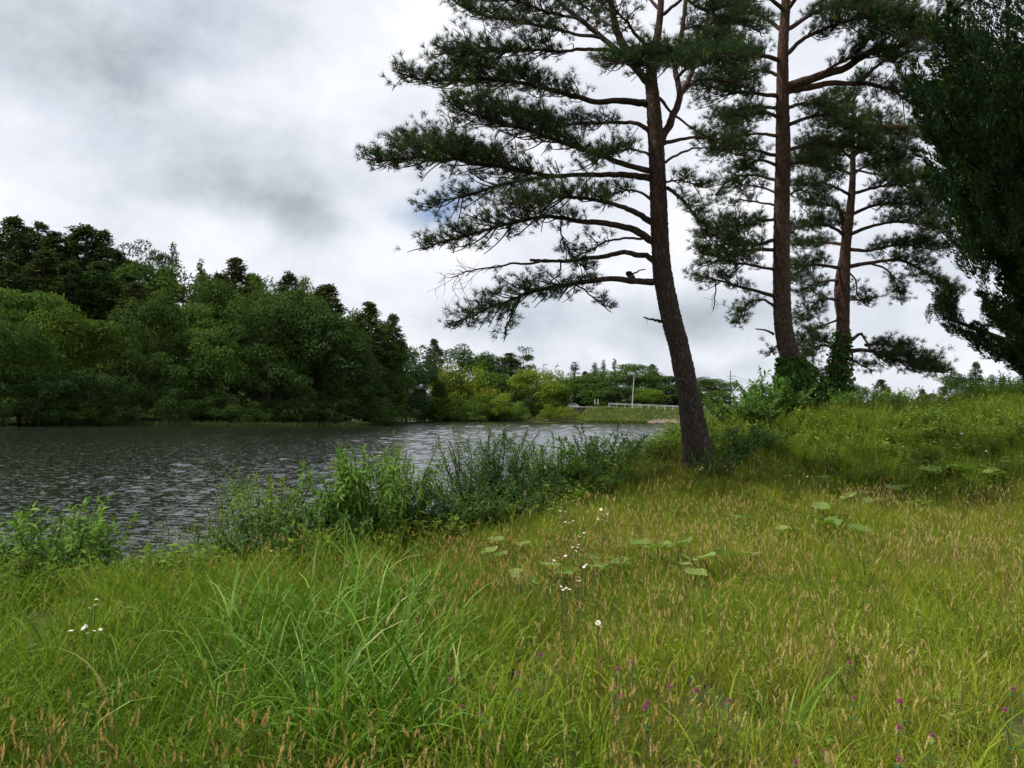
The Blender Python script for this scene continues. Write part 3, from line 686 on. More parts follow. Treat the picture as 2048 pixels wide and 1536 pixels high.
# stone facing at the foot of the dam
rng = np.random.default_rng(12); parts = []
cv, cf = box(-.5, .5, -.5, .5, -.5, .5)
for i in range(260):
    u = rng.random(); v = rng.random()
    px = 1290 + 90 * u; q = P(px, 847 - 6.5 * v * min(1, 3 * u + .2), 249.0 - 4 * u + 3.0 * v)
    z = max(0.05, gz1(q[0], q[1]))
    s_ = 0.22 + 0.42 * rng.random()
    ang = rng.random() * 3; R_ = np.array([[math.cos(ang), -math.sin(ang), 0], [math.sin(ang), math.cos(ang), 0], [0, 0, 1]])
    parts.append(((cv * s_ * (0.7 + .6 * rng.random(3)) + 0.08 * rng.standard_normal((8, 3))) @ R_.T + np.array([q[0], q[1], q[2] + .05]), cf))
V, F = join(parts)
tag(obj('stone_facing', np_mesh('stone_facing', V, F), plain_mat('pale_stone', (0.25, 0.20, 0.155), 0.9, 0.5, 1.2)), 'pale rubble stones facing the foot of the dam', 'stones', None, 'stuff')
# bare soil on the headland shore
pts = [P(px, py, 243 + (846 - py) * 0.5) for px, py in ((1058, 843), (1064, 832), (1070, 824), (1080, 823), (1092, 832), (1096, 842))]
V = np.array(pts); V = np.vstack([V.mean(0) + np.array([0, 1.5, .5]), V, V + np.array([0, 5, -2])]); F = [(0, i, i % 6 + 1) for i in range(1, 7)] + [(i, i % 6 + 1, i % 6 + 7) for i in range(1, 7)]
tag(obj('bare_soil', np_mesh('bare_soil', V, np.array(F)), plain_mat('sandy_soil', (0.34, 0.22, 0.14), 0.95, 0.3, 0.8)), 'patch of bare reddish soil on the headland shore', None, None, 'structure')
# grass on the dam face, reeds at its foot
BLADE_V = np.array([(-.5, 0, 0), (.5, 0, 0), (.32, .55, .10), (-.32, .55, .10), (0, 1, .34)]); BLADE_F = np.array([(0, 1, 2), (0, 2, 3), (3, 2, 4)])
def blades(pos, L, W, rng, lean=0.35):
    n = len(pos); a = rng.random(n) * 6.283; k = lean * rng.random(n)
    out = np.stack([np.cos(a), np.sin(a), np.zeros(n)], -1)
    fwd = unit(np.array([0, 0, 1.0]) + out * k[:, None])
    return scatter(BLADE_V, BLADE_F, frames(fwd, out), pos, np.stack([W, L, L], -1))
rng = np.random.default_rng(21)
n = 15000; u = rng.random(n); px = 1160 + 330 * u
X = 22 + 48 * rng.random(n); Yv = 236 + 34 * rng.random(n)
d = lake_distance(X, Yv); k = (d > 0.3) & (d < 17); X, Yv = X[k], Yv[k]; Z = gz(X, Yv)
V, F = blades(np.stack([X, Yv, Z], -1), 0.5 + 0.9 * rng.random(len(X)) ** 2, 0.12 + 0.2 * rng.random(len(X)), rng, 0.8)
patch = 0.5 + 0.5 * np.sin(X * 0.5 + 2 * np.sin(Yv * 0.35)) * np.sin(Yv * 0.4)
tone = np.repeat(np.clip(0.65 * patch + 0.35 * rng.random(len(X)), 0, 1), 5)
M_DAMGRASS = leaf_mat('dam_grass_blades', [(0, (0.075, 0.130, 0.028)), (0.5, (0.135, 0.190, 0.042)), (1, (0.22, 0.22, 0.09))], trans=0.3)
tag(obj('dam_grass', np_mesh('dam_grass', V, F, tone), M_DAMGRASS), 'rough grass covering the face of the dam', 'grass', None, 'stuff')
n = 2600; X = 21 + 20 * rng.random(n); Yv = np.interp(X, [21, 23.5, 30, 46], [240, 250.5, 251, 248]) - 2.4 * rng.random(n)
V, F = blades(np.stack([X, Yv, np.full(n, -.1)], -1), 0.9 + 0.9 * rng.random(n), 0.10 + 0.08 * rng.random(n), rng, 0.25)
tag(obj('reeds', np_mesh('reeds', V, F, np.repeat(rng.random(n), 5)), M_DAMGRASS), 'green reeds standing in the water at the dam foot', 'reeds', None, 'stuff')
n = 5000; u = rng.random(n); X = np.interp(u, [0, .4, .75, 1], [-78, -50, -26, -21]); Yv = np.interp(u, [0, .4, .75, 1], [105.6, 119.5, 138.5, 149]) - 1.3 * rng.random(n)
V, F = blades(np.stack([X, Yv, np.full(n, -.1)], -1), 0.5 + 0.7 * rng.random(n), 0.06 + 0.06 * rng.random(n), rng, 0.4)
M_SHOREGRASS = leaf_mat('shore_grass_blades', [(0, (0.03, 0.06, 0.02)), (1, (0.075, 0.11, 0.03))], trans=0.3)
tag(obj('shore_grass', np_mesh('shore_grass', V, F, np.repeat(rng.random(n), 5)), M_SHOREGRASS), 'dark grass fringe at the water below the left woods', 'grass', None, 'stuff')
# ------------------------------------------------------------------ the pines
def needle_tuft(seed, n=28, L=0.105, wid=0.0063):
    rng = np.random.default_rng(seed); V, F = [], []
    for i in range(n):
        a = rng.random() * 6.283; spread = math.radians(22 + 52 * rng.random()); y0 = 0.07 * rng.random()
        d = np.array([math.sin(spread) * math.cos(a), math.cos(spread), math.sin(spread) * math.sin(a)])
        s = unit(np.cross(d, rng.standard_normal(3))) * wid / 2
        l = L * (0.7 + 0.5 * rng.random()); b0 = np.array([0, y0, 0])
        V += [b0 - s, b0 + s, b0 + d * l]; F.append((3 * i, 3 * i + 1, 3 * i + 2))
    return np.array(V), np.array(F)
TUFTS = [needle_tuft(s) for s in range(4)]
def twig_field(line, t0, spread, dens, rng, thick=0.32, hang=0.12, fwd_bias=0.55, tail=True):
    """side shoots along a branch; returns shoot polylines and needle tuft positions and directions"""
    line = np.asarray(line); seg = np.linalg.norm(np.diff(line, axis=0), axis=1); cum = np.r_[0, np.cumsum(seg)]; L = cum[-1]
    shoots, tp, td = [], [], []
    n = max(3, int(dens * L * (1 - t0)))
    for i in range(n):
        t = t0 + (1 - t0) * (i + rng.random()) / n
        q = np.array([np.interp(t * L, cum, line[:, k]) for k in range(3)])
        q2 = np.array([np.interp(min(L, t * L + .2), cum, line[:, k]) for k in range(3)]); q1 = np.array([np.interp(max(0, t * L - .2), cum, line[:, k]) for k in range(3)])
        f = unit(q2 - q1); side = unit(np.cross(f, (0, 0, 1))) * rng.choice([-1, 1])
        u = (t - t0) / (1 - t0)
        shape = min(1.0, 0.45 + 1.6 * u) * (1 - 0.55 * max(0, u - 0.55) / 0.45)
        l = spread * shape * (0.35 + 0.75 * rng.random())
        dz = rng.normal() * thick + 0.16
        if rng.random() < hang: dz = -0.5 - 0.5 * rng.random()
        d = unit(side * (0.25 + 0.9 * rng.random()) + f * (fwd_bias + 0.5 * rng.random()) + np.array([0, 0, dz]))
        e1 = q + d * l * .5 + np.array([0, 0, -0.03 * l]) + rng.standard_normal(3) * .03
        e2 = q + d * l + np.array([0, 0, 0.10 * l]) + rng.standard_normal(3) * .05
        pts = smooth_line([q, e1, e2], 3); shoots.append((pts, 0.010 + 0.010 * l))
        m_ = max(2, int(l / 0.075))
        for k in range(m_):
            s_ = 0.28 + 0.72 * (k + rng.random()) / m_
            o = rng.standard_normal(3); o[2] = abs(o[2]) * 0.6 - 0.1
            c = np.array([np.interp(s_, np.linspace(0, 1, len(pts)), pts[:, j]) for j in range(3)]) + o * 0.06 * (0.6 + l)
            tp.append(c); td.append(unit(d * 0.45 + o * 0.55 + np.array([0, 0, 0.55])))
    return shoots, tp, td
def dead_twigs(line, t0, n, rng, l0=0.7):
    out = []
    line = np.asarray(line); T = np.linspace(0, 1, len(line))
    for i in range(n):
        t = t0 + (1 - t0) * rng.random(); q = np.array([np.interp(t, T, line[:, j]) for j in range(3)])
        f = unit(line[-1] - line[max(0, len(line) - 6)])
        d = unit(f * (0.4 + .6 * rng.random()) + np.array([rng.normal() * .5, rng.normal() * .7, rng.normal() * .35 - .12])); l = l0 * (.3 + .7 * rng.random())
        pts = smooth_line([q, q + d * l * .5 + rng.standard_normal(3) * .04, q + d * l + np.array([0, 0, -.08 * l]) + rng.standard_normal(3) * .06], 3)
        out.append((pts, 0.006))
        for k in range(3):
            s_ = .3 + .6 * rng.random(); q2 = np.array([np.interp(s_, np.linspace(0, 1, len(pts)), pts[:, j]) for j in range(3)])
            d2 = unit(d + rng.standard_normal(3) * .6); out.append((np.array([q2, q2 + d2 * l * .18 + rng.standard_normal(3) * .01, q2 + d2 * l * .38]), 0.004))
    return out
def make_pine(label, trunk, Y, branches, seed, bark, group, needle_scale=1.0, tuft_keep=1.0, more=1.25, wide=1.08):
    rng = np.random.default_rng(seed)
    base = P(trunk[0][0], trunk[0][1], Y); base[2] = gz1(base[0], Y)
    root = empty('pine_tree', base); tag(root, label, 'tree', group)
    pts = [P(px, py, Y) for px, py, w_ in trunk]; rad = [w_ / F_PX * Y / 2 for px, py, w_ in trunk]
    pts[0] = np.array([pts[0][0], pts[0][1], base[2] - 0.35])
    line = smooth_line(pts, 8); r = np.interp(np.linspace(0, len(rad) - 1, len(line)), np.arange(len(rad)), rad)
    h = (line[:, 2] - base[2]); r = r * (1 + 0.22 * np.exp(-np.maximum(h, 0) / 0.25))
    fine = smooth_line(line, 3); rf = np.interp(np.linspace(0, 1, len(fine)), np.linspace(0, 1, len(line)), r)
    V, F = tube(fine - base, rf, 26, 0.028, rng)
    obj('trunk', np_mesh('trunk', V, F, smooth=True), bark, root)
    shoots, tp, td = [], [], []
    for br in branches:
        p_ = br['p']; dy = br.get('dy', 0.0); y0 = br.get('y0', 0.0); n = len(p_)
        seg = np.array([0] + [math.hypot(p_[i + 1][0] - p_[i][0], p_[i + 1][1] - p_[i][1]) for i in range(n - 1)]).cumsum(); seg = seg / seg[-1]
        bl = smooth_line([P(px, py, Y + y0 + dy * s_ ** 1.1) for (px, py), s_ in zip(p_, seg)], 6)
        kink = rng.standard_normal((len(bl), 3)) * br.get('kink', 0.022); kink = (kink + np.roll(kink, 1, 0) + np.roll(kink, -1, 0) + np.roll(kink, 2, 0)) / 4; kink[0] = 0; bl = bl + kink
        r0 = br.get('w', 9) / F_PX * Y / 2; r1 = br.get('w1', 2.2) / F_PX * Y / 2
        V, F = tube(bl - base, r0 + (r1 - r0) * np.linspace(0, 1, len(bl)) ** 0.8, 8, 0.04, rng)
        obj('dead_branch' if br.get('dead') else 'branch', np_mesh('branch', V, F, smooth=True), bark if r0 > 0.03 else M_TWIG, root)
        if br.get('dead'):
            shoots += dead_twigs(bl, br.get('t0', .5), br['dead'], rng, br.get('l', .7))
        if br.get('s', 0) > 0:
            s1, a1, d1 = twig_field(bl, br.get('t0', .35), br['s'] * wide, br.get('n', 15) * more, rng, br.get('th', .32), br.get('hang', .10))
            shoots += s1; tp += a1; td += d1
    tv = [tube(p - base, r_ * np.linspace(1, .4, len(p)), 3) for p, r_ in shoots]
    V, F = join(tv); obj('twigs', np_mesh('twigs', V, F), M_TWIG, root, kind='stuff')
    tp, td = np.array(tp) - base, np.array(td)
    if tuft_keep < 1:
        k = rng.random(len(tp)) < tuft_keep; tp, td = tp[k], td[k]
    up = np.tile([0.1, 0.2, 1.0], (len(tp), 1)) + rng.standard_normal((len(tp), 3)) * .3
    M_ = frames(td, up); which = rng.integers(0, len(TUFTS), len(tp)); parts, tones = [], []
    for i, (Tv, Tf) in enumerate(TUFTS):
        k = which == i
        parts.append(scatter(Tv, Tf, M_[k], tp[k], needle_scale * (0.8 + .45 * rng.random(k.sum()))))
        tones.append(np.repeat(np.clip(rng.normal(.45, .22, k.sum()), 0, 1), len(Tv)))
    V, F = join(parts); obj('needles', np_mesh('needles', V, F, np.concatenate(tones)), M_NEEDLE, root, kind='stuff')
    print('pine', len(tp), 'tufts', len(F), 'tris')
    return root, base
def B(*p, **k): return dict(p=list(p), **k)
T1 = [(1396, 932, 66.0), (1394, 900, 55.0), (1375, 780, 43.2), (1357, 690, 40.5), (1346, 650, 40.5), (1327, 560, 38.6), (1321, 500, 35.9), (1318, 430, 35.0), (1315, 350, 33.1), (1311, 270, 31.3), (1306, 200, 27.6), (1302, 150, 23.9), (1310, 100, 17.5), (1318, 50, 13.8), (1322, 0, 12.9), (1326, -110, 8.3), (1322, -200, 3.7)]
BR1 = [
    B((1312, 563), (1262, 560), (1200, 560), (1140, 570), (1080, 580), (1010, 605), (950, 632), (900, 648), w=15, t0=.24, s=.55, dy=-1.2, n=24, hang=.3, th=.3),
    B((1030, 598), (1018, 640), (1010, 672), w=4, w1=2, t0=.5, s=.3, n=14, y0=-.85),
    B((1150, 568), (1180, 590), (1212, 612), w=4, t0=.3, s=.35, n=18, y0=-.4),
    B((1310, 522), (1282, 507), (1240, 507), (1190, 516), (1140, 521), (1100, 523), (1060, 520), w=13, w1=6, dy=.4, t0=.9, s=0),
    B((1100, 522), (1040, 528), (980, 536), (930, 545), (905, 556), w=6, w1=2, y0=.3, dead=16, t0=.35, l=.75),
    B((1118, 522), (1122, 545), (1110, 560), (1080, 575), w=4, w1=2, y0=.3, dead=8, t0=.2, l=.5),
    B((1302, 478), (1260, 476), (1225, 480), (1190, 494), (1150, 515), w=6, w1=3, t0=.45, s=.35, n=14, dy=-.3),
    B((1125, 435), (1122, 465), (1130, 490), (1150, 520), (1190, 540), w=4, w1=2, t0=.2, s=.42, n=18, y0=-.2, dy=-.2, hang=.3),
    B((1306, 482), (1262, 457), (1200, 446), (1150, 440), (1090, 432), (1010, 450), (920, 475), (845, 495), w=17, t0=.30, s=.62, dy=-1.6, n=22, hang=.16, th=.24),
    B((1304, 445), (1262, 422), (1222, 406), (1150, 396), (1090, 398), (1030, 410), w=14, t0=.30, s=.6, dy=-2.0, n=24, th=.26),
    B((1304, 400), (1280, 382), (1245, 384), (1200, 396), w=7, t0=.3, s=.4, dy=1.2, n=18),
    B((1300, 356), (1240, 349), (1180, 349), (1110, 354), (1040, 362), (970, 380), (900, 400), (850, 422), w=15, t0=.38, s=.60, dy=.8, n=18, hang=.22, th=.25),
    B((1130, 353), (1060, 345), (980, 330), (900, 318), (820, 315), (745, 322), w=9, t0=.12, s=.68, y0=-.3, dy=-1.6, n=34, th=.26, hang=.04),
    B((1060, 345), (960, 312), (880, 296), (800, 292), w=6, t0=.15, s=.62, y0=-.3, dy=.9, n=34, th=.2, hang=.03),
    B((1302, 342), (1235, 324), (1180, 302), (1120, 282), (1060, 262), (1000, 245), (930, 222), (900, 205), w=13, t0=.28, s=.66, dy=-1.4, n=32, th=.26, hang=.10),
    B((1180, 302), (1100, 262), (1010, 225), (920, 200), w=6, t0=.1, s=.5, y0=-.4, dy=1.3, n=26, th=.22),
    B((1298, 310), (1262, 298), (1225, 306), (1180, 330), w=6, t0=.2, s=.5, dy=-1.0, n=28, th=.3),
    B((1298, 262), (1270, 246), (1200, 244), (1130, 246), (1050, 236), w=11, t0=.22, s=.58, dy=1.5, n=26, th=.24),
    B((1294, 208), (1245, 201), (1180, 201), (1120, 187), (1040, 166), (960, 158), (880, 160), (808, 150), w=16, t0=.26, s=.68, dy=-.8, n=30, th=.25, hang=.06),
    B((1120, 187), (1040, 150), (960, 135), (890, 128), w=6, t0=.1, s=.55, y0=-.3, dy=1.5, n=26, th=.22),
    B((1298, 165), (1262, 128), (1225, 95), (1160, 40), (1100, -10), (1020, -60), w=18, w1=5, t0=.45, s=.6, dy=.8, n=18),
    B((1232, 102), (1170, 100), (1110, 102), (1030, 100), (950, 100), (880, 108), w=9, t0=.25, s=.62, dy=-1.2, n=28, th=.26),
    B((1200, 75), (1120, 60), (1040, 45), (960, 30), (915, 5), w=8, t0=.15, s=.62, dy=1.0, n=26, th=.28),
    B((1160, 40), (1090, 20), (1000, -5), (930, -20), w=7, t0=.1, s=.6, y0=.4, dy=-1.5, n=24, th=.28),
    B((1262, 128), (1238, 70), (1222, 10), (1210, -70), (1190, -140), w=20, w1=6, t0=.6, s=.6, dy=-.5, n=18),
    B((1236, 60), (1190, 30), (1150, -5), w=7, t0=.2, s=.5, dy=1.2, n=20),
    B((1308, 110), (1270, 65), (1240, 30), (1200, -20), w=9, t0=.3, s=.5, dy=-1.5, n=18),
    B((1322, 282), (1346, 236), (1360, 190), (1352, 130), (1366, 40), (1376, -40), (1386, -130), w=18, w1=6, t0=.7, s=.6, dy=.6, n=16),
    B((1360, 190), (1386, 140), (1402, 80), (1420, 0), (1440, -80), w=12, w1=5, t0=.7, s=.6, y0=.3, dy=.5, n=16),
    B((1318, 196), (1352, 232), (1400, 265), (1455, 300), w=7, t0=.5, s=.45, dy=.6, n=14),
    B((1326, 288), (1380, 275), (1440, 277), (1500, 262), w=9, t0=.5, s=.5, dy=.8, n=14),
    B((1330, 326), (1375, 300), (1390, 297), (1450, 300), (1490, 310), w=6, t0=.5, s=.45, dy=-.6, n=14, hang=.25),
    B((1334, 375), (1360, 395), (1390, 430), (1430, 465), (1490, 505), w=8, t0=.05, s=.5, dy=-.7, n=26, hang=.25, th=.25),
    B((1332, 365), (1360, 360), (1405, 372), w=5, t0=.05, s=.4, dy=-.4, n=26),
    B((1352, 160), (1390, 120), (1430, 110), (1475, 115), w=7, t0=.1, s=.6, y0=-.4, dy=-1.3, n=32, th=.26),
    B((1308, 150), (1280, 122), (1250, 118), (1225, 128), w=6, t0=.1, s=.5, y0=-.2, dy=-1.6, n=34, th=.26),
    B((1312, 140), (1330, 115), (1345, 112), (1370, 130), w=6, t0=.1, s=.55, y0=-.2, dy=-1.8, n=34, th=.26),
    B((1362, 185), (1400, 160), (1450, 165), (1490, 175), w=8, t0=.2, s=.5, y0=.3, dy=.8, n=22),
    B((1322, 30), (1360, 0), (1400, -40), (1450, -60), w=8, t0=.3, s=.6, dy=-1, n=18),
    B((1320, 20), (1280, -20), (1230, -60), w=8, t0=.3, s=.6, dy=1, n=18),
    B((1404, 75), (1440, 50), (1480, 45), (1520, 60), w=8, t0=.1, s=.6, y0=.3, dy=-1.0, n=26), B((1418, 10), (1460, -10), (1510, -15), w=8, t0=.1, s=.6, y0=.3, dy=1.0, n=24), B((1374, 0), (1400, 20), (1440, 10), w=6, t0=.1, s=.6, y0=.5, dy=-.8, n=26), B((1366, 60), (1400, 50), (1440, 75), w=6, t0=.1, s=.55, y0=.5, dy=1.2, n=24),
    B((1330, 645), (1310, 641), (1288, 637), w=8, w1=3, dead=1, t0=.8, l=.1),
    B((1268, 558), (1260, 550), (1257, 546), w=14, w1=11, s=0), B((1262, 548), (1276, 542), (1293, 538), w=4, w1=2, s=0),
    B((1356, 762), (1370, 765), (1384, 776), w=5, w1=3, s=0, y0=-.3),
]
pine1, base1 = make_pine('large red pine leaning left at the bank, its base bare of ivy', T1, 13.0, BR1, 101, M_BARK1, 'red pines on the bank')
T2 = [(1592, 800, 54.0), (1584, 740, 41.4), (1568, 660, 36.0), (1564, 600, 34.2), (1563, 500, 32.4), (1564, 400, 30.6), (1566, 300, 29.7), (1565, 200, 25.2), (1566, 100, 21.6), (1572, 0, 18.0), (1578, -120, 10.8), (1580, -220, 4.5)]
BR2 = [
    B((1572, 176), (1640, 150), (1690, 135), (1740, 106), (1800, 90), (1860, 50), (1930, 5), w=20, w1=7, t0=.55, s=.7, dy=-1.5, n=18),
    B((1575, 182), (1640, 172), (1700, 165), (1760, 172), (1830, 190), w=16, w1=5, t0=.5, s=.6, dy=-.8, n=14, hang=.3),
    B((1720, 165), (1748, 135), (1790, 112), (1850, 95), w=9, t0=.3, s=.6, y0=-.6, dy=.6, n=18),
    B((1570, 110), (1620, 70), (1690, 45), (1770, 40), (1840, 70), w=10, t0=.15, s=.9, dy=-2.2, n=30, th=.3),
    B((1572, 60), (1640, 20), (1720, 5), (1800, 20), w=10, t0=.15, s=.9, dy=1.5, n=26, th=.3),
    B((1640, 150), (1690, 120), (1740, 105), (1800, 125), w=7, t0=.1, s=.7, y0=-.3, dy=-1.0, n=26, th=.25), B((1700, 130), (1740, 75), (1800, 55), (1870, 90), w=7, t0=.1, s=.8, y0=-.6, dy=.6, n=26, th=.25), B((1740, 170), (1780, 180), (1820, 205), (1850, 215), w=5, t0=.1, s=.6, y0=-.5, dy=.4, n=20, hang=.3),
    B((1574, 20), (1620, -30), (1700, -60), w=10, t0=.2, s=.8, dy=-1.5, n=22),
    B((1560, 120), (1510, 110), (1450, 95), (1400, 90), w=10, t0=.15, s=.8, dy=-1.8, n=30, th=.3),
    B((1562, 60), (1520, 30), (1470, 25), (1440, 40), w=9, t0=.2, s=.7, dy=1.2, n=24),
    B((1568, 20), (1510, -20), (1450, -40), w=9, t0=.2, s=.8, dy=-1.5, n=22),
    B((1556, 192), (1510, 186), (1460, 180), (1400, 170), w=10, t0=.2, s=.8, dy=-1.2, n=28, th=.3, hang=.2),
    B((1556, 215), (1500, 215), (1450, 225), (1420, 235), w=8, t0=.25, s=.6, dy=1.2, n=20, hang=.25),
    B((1555, 272), (1510, 266), (1470, 275), (1400, 278), w=8, t0=.3, s=.6, dy=.8, n=18, hang=.2),
    B((1550, 310), (1500, 300), (1450, 300), (1430, 310), w=8, t0=.2, s=.6, dy=-1.2, n=22, hang=.25),
    B((1575, 250), (1630, 230), (1680, 240), (1730, 270), w=9, t0=.15, s=.8, dy=-1.6, n=26, th=.3),
    B((1576, 300), (1630, 285), (1690, 290), (1740, 300), w=9, t0=.15, s=.8, dy=.9, n=26, th=.3),
    B((1576, 215), (1620, 205), (1660, 215), (1700, 225), w=8, t0=.2, s=.7, dy=1.6, n=22),
    B((1690, 252), (1750, 253), (1830, 256), (1900, 250), w=14, w1=8, y0=-1.2, t0=.3, s=.4, n=10),
    B((1558, 235), (1530, 225), (1490, 235), (1450, 250), w=8, t0=.1, s=.6, dy=-1.5, n=24), B((1560, 150), (1520, 140), (1480, 145), (1440, 135), w=8, t0=.1, s=.7, dy=1.4, n=24), B((1552, 360), (1510, 350), (1460, 360), (1430, 390), w=7, t0=.1, s=.6, dy=1.0, n=20, hang=.25), B((1552, 440), (1520, 440), (1490, 450), (1455, 440), w=7, t0=.1, s=.55, dy=-1.0, n=20, hang=.25),
    B((1552, 330), (1520, 320), (1490, 335), (1470, 350), w=7, t0=.2, s=.6, dy=-1, n=20),
    B((1550, 385), (1520, 375), (1490, 370), (1478, 378), w=5, t0=.2, s=.5, dy=.6, n=16),
    B((1550, 410), (1520, 405), (1480, 400), (1466, 412), w=5, t0=.3, s=.4, dy=-.4, dead=5, n=14),
    B((1550, 480), (1510, 490), (1460, 470), (1410, 470), w=8, t0=.1, s=.65, dy=-1, n=22, hang=.2),
    B((1548, 500), (1500, 500), (1450, 512), (1400, 500), w=8, t0=.1, s=.65, dy=1, n=22, hang=.25),
    B((1548, 540), (1500, 530), (1450, 520), (1400, 505), w=7, t0=.15, s=.6, dy=-.8, n=20),
    B((1547, 592), (1500, 578), (1450, 565), (1395, 552), w=9, t0=.25, s=.5, dy=-.6, n=24, hang=.2),
    B((1546, 612), (1520, 600), (1490, 610), (1475, 645), w=6, t0=.2, s=.5, dy=.4, n=26, hang=.4),
    B((1432, 560), (1432, 590), (1426, 618), w=3, w1=2, dead=5, t0=.3, l=.35, y0=-.4),
    B((1578, 330), (1610, 320), (1650, 335), (1680, 350), w=7, t0=.2, s=.6, dy=-1, n=20),
    B((1580, 390), (1600, 380), (1630, 395), w=5, t0=.3, s=.4, dy=-.4, n=14),
    B((1548, 668), (1530, 661), (1510, 657), w=6, w1=2, dead=1, t0=.8, l=.1),
    B((1556, 690), (1545, 700), (1538, 712), w=4, t0=.1, s=.3, n=26, dy=.3),
]
pine2, base2 = make_pine('straight red pine with ivy round its base, middle of the three pines', T2, 19.0, BR2, 202, M_BARK2, 'red pines on the bank', 1.15, more=1.1, wide=1.2)
T3 = [(1672, 800, 35.3), (1676, 760, 30.2), (1684, 680, 26.0), (1687, 600, 24.4), (1691, 500, 20.2), (1698, 440, 17.6), (1704, 380, 13.4), (1706, 320, 10.1), (1706, 260, 6.7), (1705, 200, 3.4)]
BR3 = [
    B((1686, 655), (1676, 600), (1680, 540), (1690, 470), (1680, 420), w=16, w1=8, s=.5, t0=.75, dy=.5, n=14),
    B((1690, 690), (1708, 676), (1726, 668), w=11, w1=5, s=0), B((1724, 669), (1734, 686), (1752, 710), (1780, 725), w=5, s=.5, t0=.3, n=20, dy=-.4),
    B((1690, 705), (1730, 700), (1790, 718), (1850, 738), (1890, 745), w=10, t0=.25, s=.75, dy=-.8, n=26, th=.22, hang=.15),
    B((1730, 690), (1780, 690), (1810, 705), (1850, 735), w=6, t0=.1, s=.6, y0=-.3, dy=.8, n=24, th=.2),
    B((1690, 712), (1720, 730), (1745, 742), w=5, t0=.3, s=.5, n=16, dy=.5, hang=.3),
    B((1672, 700), (1650, 690), (1615, 700), (1598, 730), w=7, t0=.15, s=.6, n=24, dy=-.6), B((1672, 690), (1640, 680), (1610, 685), w=7, t0=.15, s=.6, n=24, dy=.8), B((1676, 740), (1650, 745), (1625, 758), w=4, t0=.2, s=.5, n=20, dy=.4),
    B((1692, 535), (1740, 526), (1800, 520), (1850, 545), (1910, 582), w=10, t0=.3, s=.7, n=22, dy=-1, hang=.25), B((1740, 526), (1780, 545), (1800, 590), w=5, t0=.4, s=.55, n=24, y0=-.3, hang=.4),
    B((1692, 540), (1710, 560), (1715, 590), (1730, 600), w=4, t0=.4, s=.4, n=22, dy=.3),
    B((1676, 535), (1640, 530), (1600, 535), (1590, 560), w=8, t0=.2, s=.7, n=22, dy=-1.2), B((1678, 560), (1640, 565), (1600, 580), w=7, t0=.2, s=.7, n=22, dy=1, hang=.3), B((1675, 600), (1640, 600), (1605, 640), w=6, t0=.2, s=.6, n=22, dy=-.6, hang=.3),
    B((1676, 640), (1650, 650), (1620, 660), w=5, t0=.3, s=.5, n=18, dy=.8), B((1695, 600), (1720, 600), (1738, 605), w=4, t0=.2, s=.4, n=20),
    B((1694, 500), (1740, 500), (1800, 490), (1870, 500), w=9, t0=.25, s=.8, n=22, dy=1.2), B((1690, 490), (1650, 485), (1600, 490), w=8, t0=.2, s=.8, n=22, dy=1.2),
    B((1698, 470), (1750, 450), (1820, 445), (1900, 465), w=9, t0=.25, s=.8, n=22, dy=-1.5), B((1692, 470), (1650, 450), (1595, 455), w=8, t0=.2, s=.7, n=22, dy=-1.2),
    B((1700, 430), (1750, 410), (1820, 410), (1880, 430), w=8, t0=.2, s=.8, n=22, dy=.8), B((1698, 430), (1660, 410), (1610, 410), w=7, t0=.2, s=.7, n=22, dy=.8),
    B((1704, 390), (1750, 375), (1800, 370), (1840, 385), w=8, t0=.2, s=.8, n=24, dy=-1.2), B((1702, 390), (1660, 370), (1600, 365), w=7, t0=.2, s=.7, n=22, dy=-1),
    B((1704, 350), (1670, 335), (1620, 330), w=6, t0=.2, s=.8, n=26, dy=1), B((1705, 350), (1740, 330), (1800, 325), w=6, t0=.2, s=.8, n=26, dy=.8),
    B((1706, 320), (1670, 295), (1630, 300), w=6, t0=.1, s=.8, n=26, dy=-1), B((1706, 315), (1740, 290), (1790, 300), w=6, t0=.1, s=.8, n=28, dy=-.8), B((1706, 270), (1680, 250), (1650, 255), w=5, t0=.1, s=.7, n=26, dy=.6),
    B((1706, 300), (1750, 275), (1810, 265), (1850, 280), w=5, t0=.2, s=.6, n=22, dy=.5), B((1706, 340), (1760, 350), (1820, 350), (1860, 365), w=5, t0=.2, s=.6, n=22, dy=-.6), B((1704, 310), (1650, 310), (1600, 325), (1585, 335), w=5, t0=.2, s=.6, n=22, dy=.5),
    B((1706, 265), (1730, 240), (1760, 245), w=5, t0=.1, s=.7, n=26, dy=-.4), B((1705, 210), (1690, 190), (1670, 195), w=4, t0=.1, s=.6, n=24), B((1705, 205), (1715, 180), (1720, 160), w=4, t0=.1, s=.6, n=24),
]
pine3, base3 = make_pine('shorter red pine with ivy round its base, rightmost and farthest pine', T3, 24.0, BR3, 303, M_BARK2, 'red pines on the bank', 1.35, more=1.15, wide=1.3)

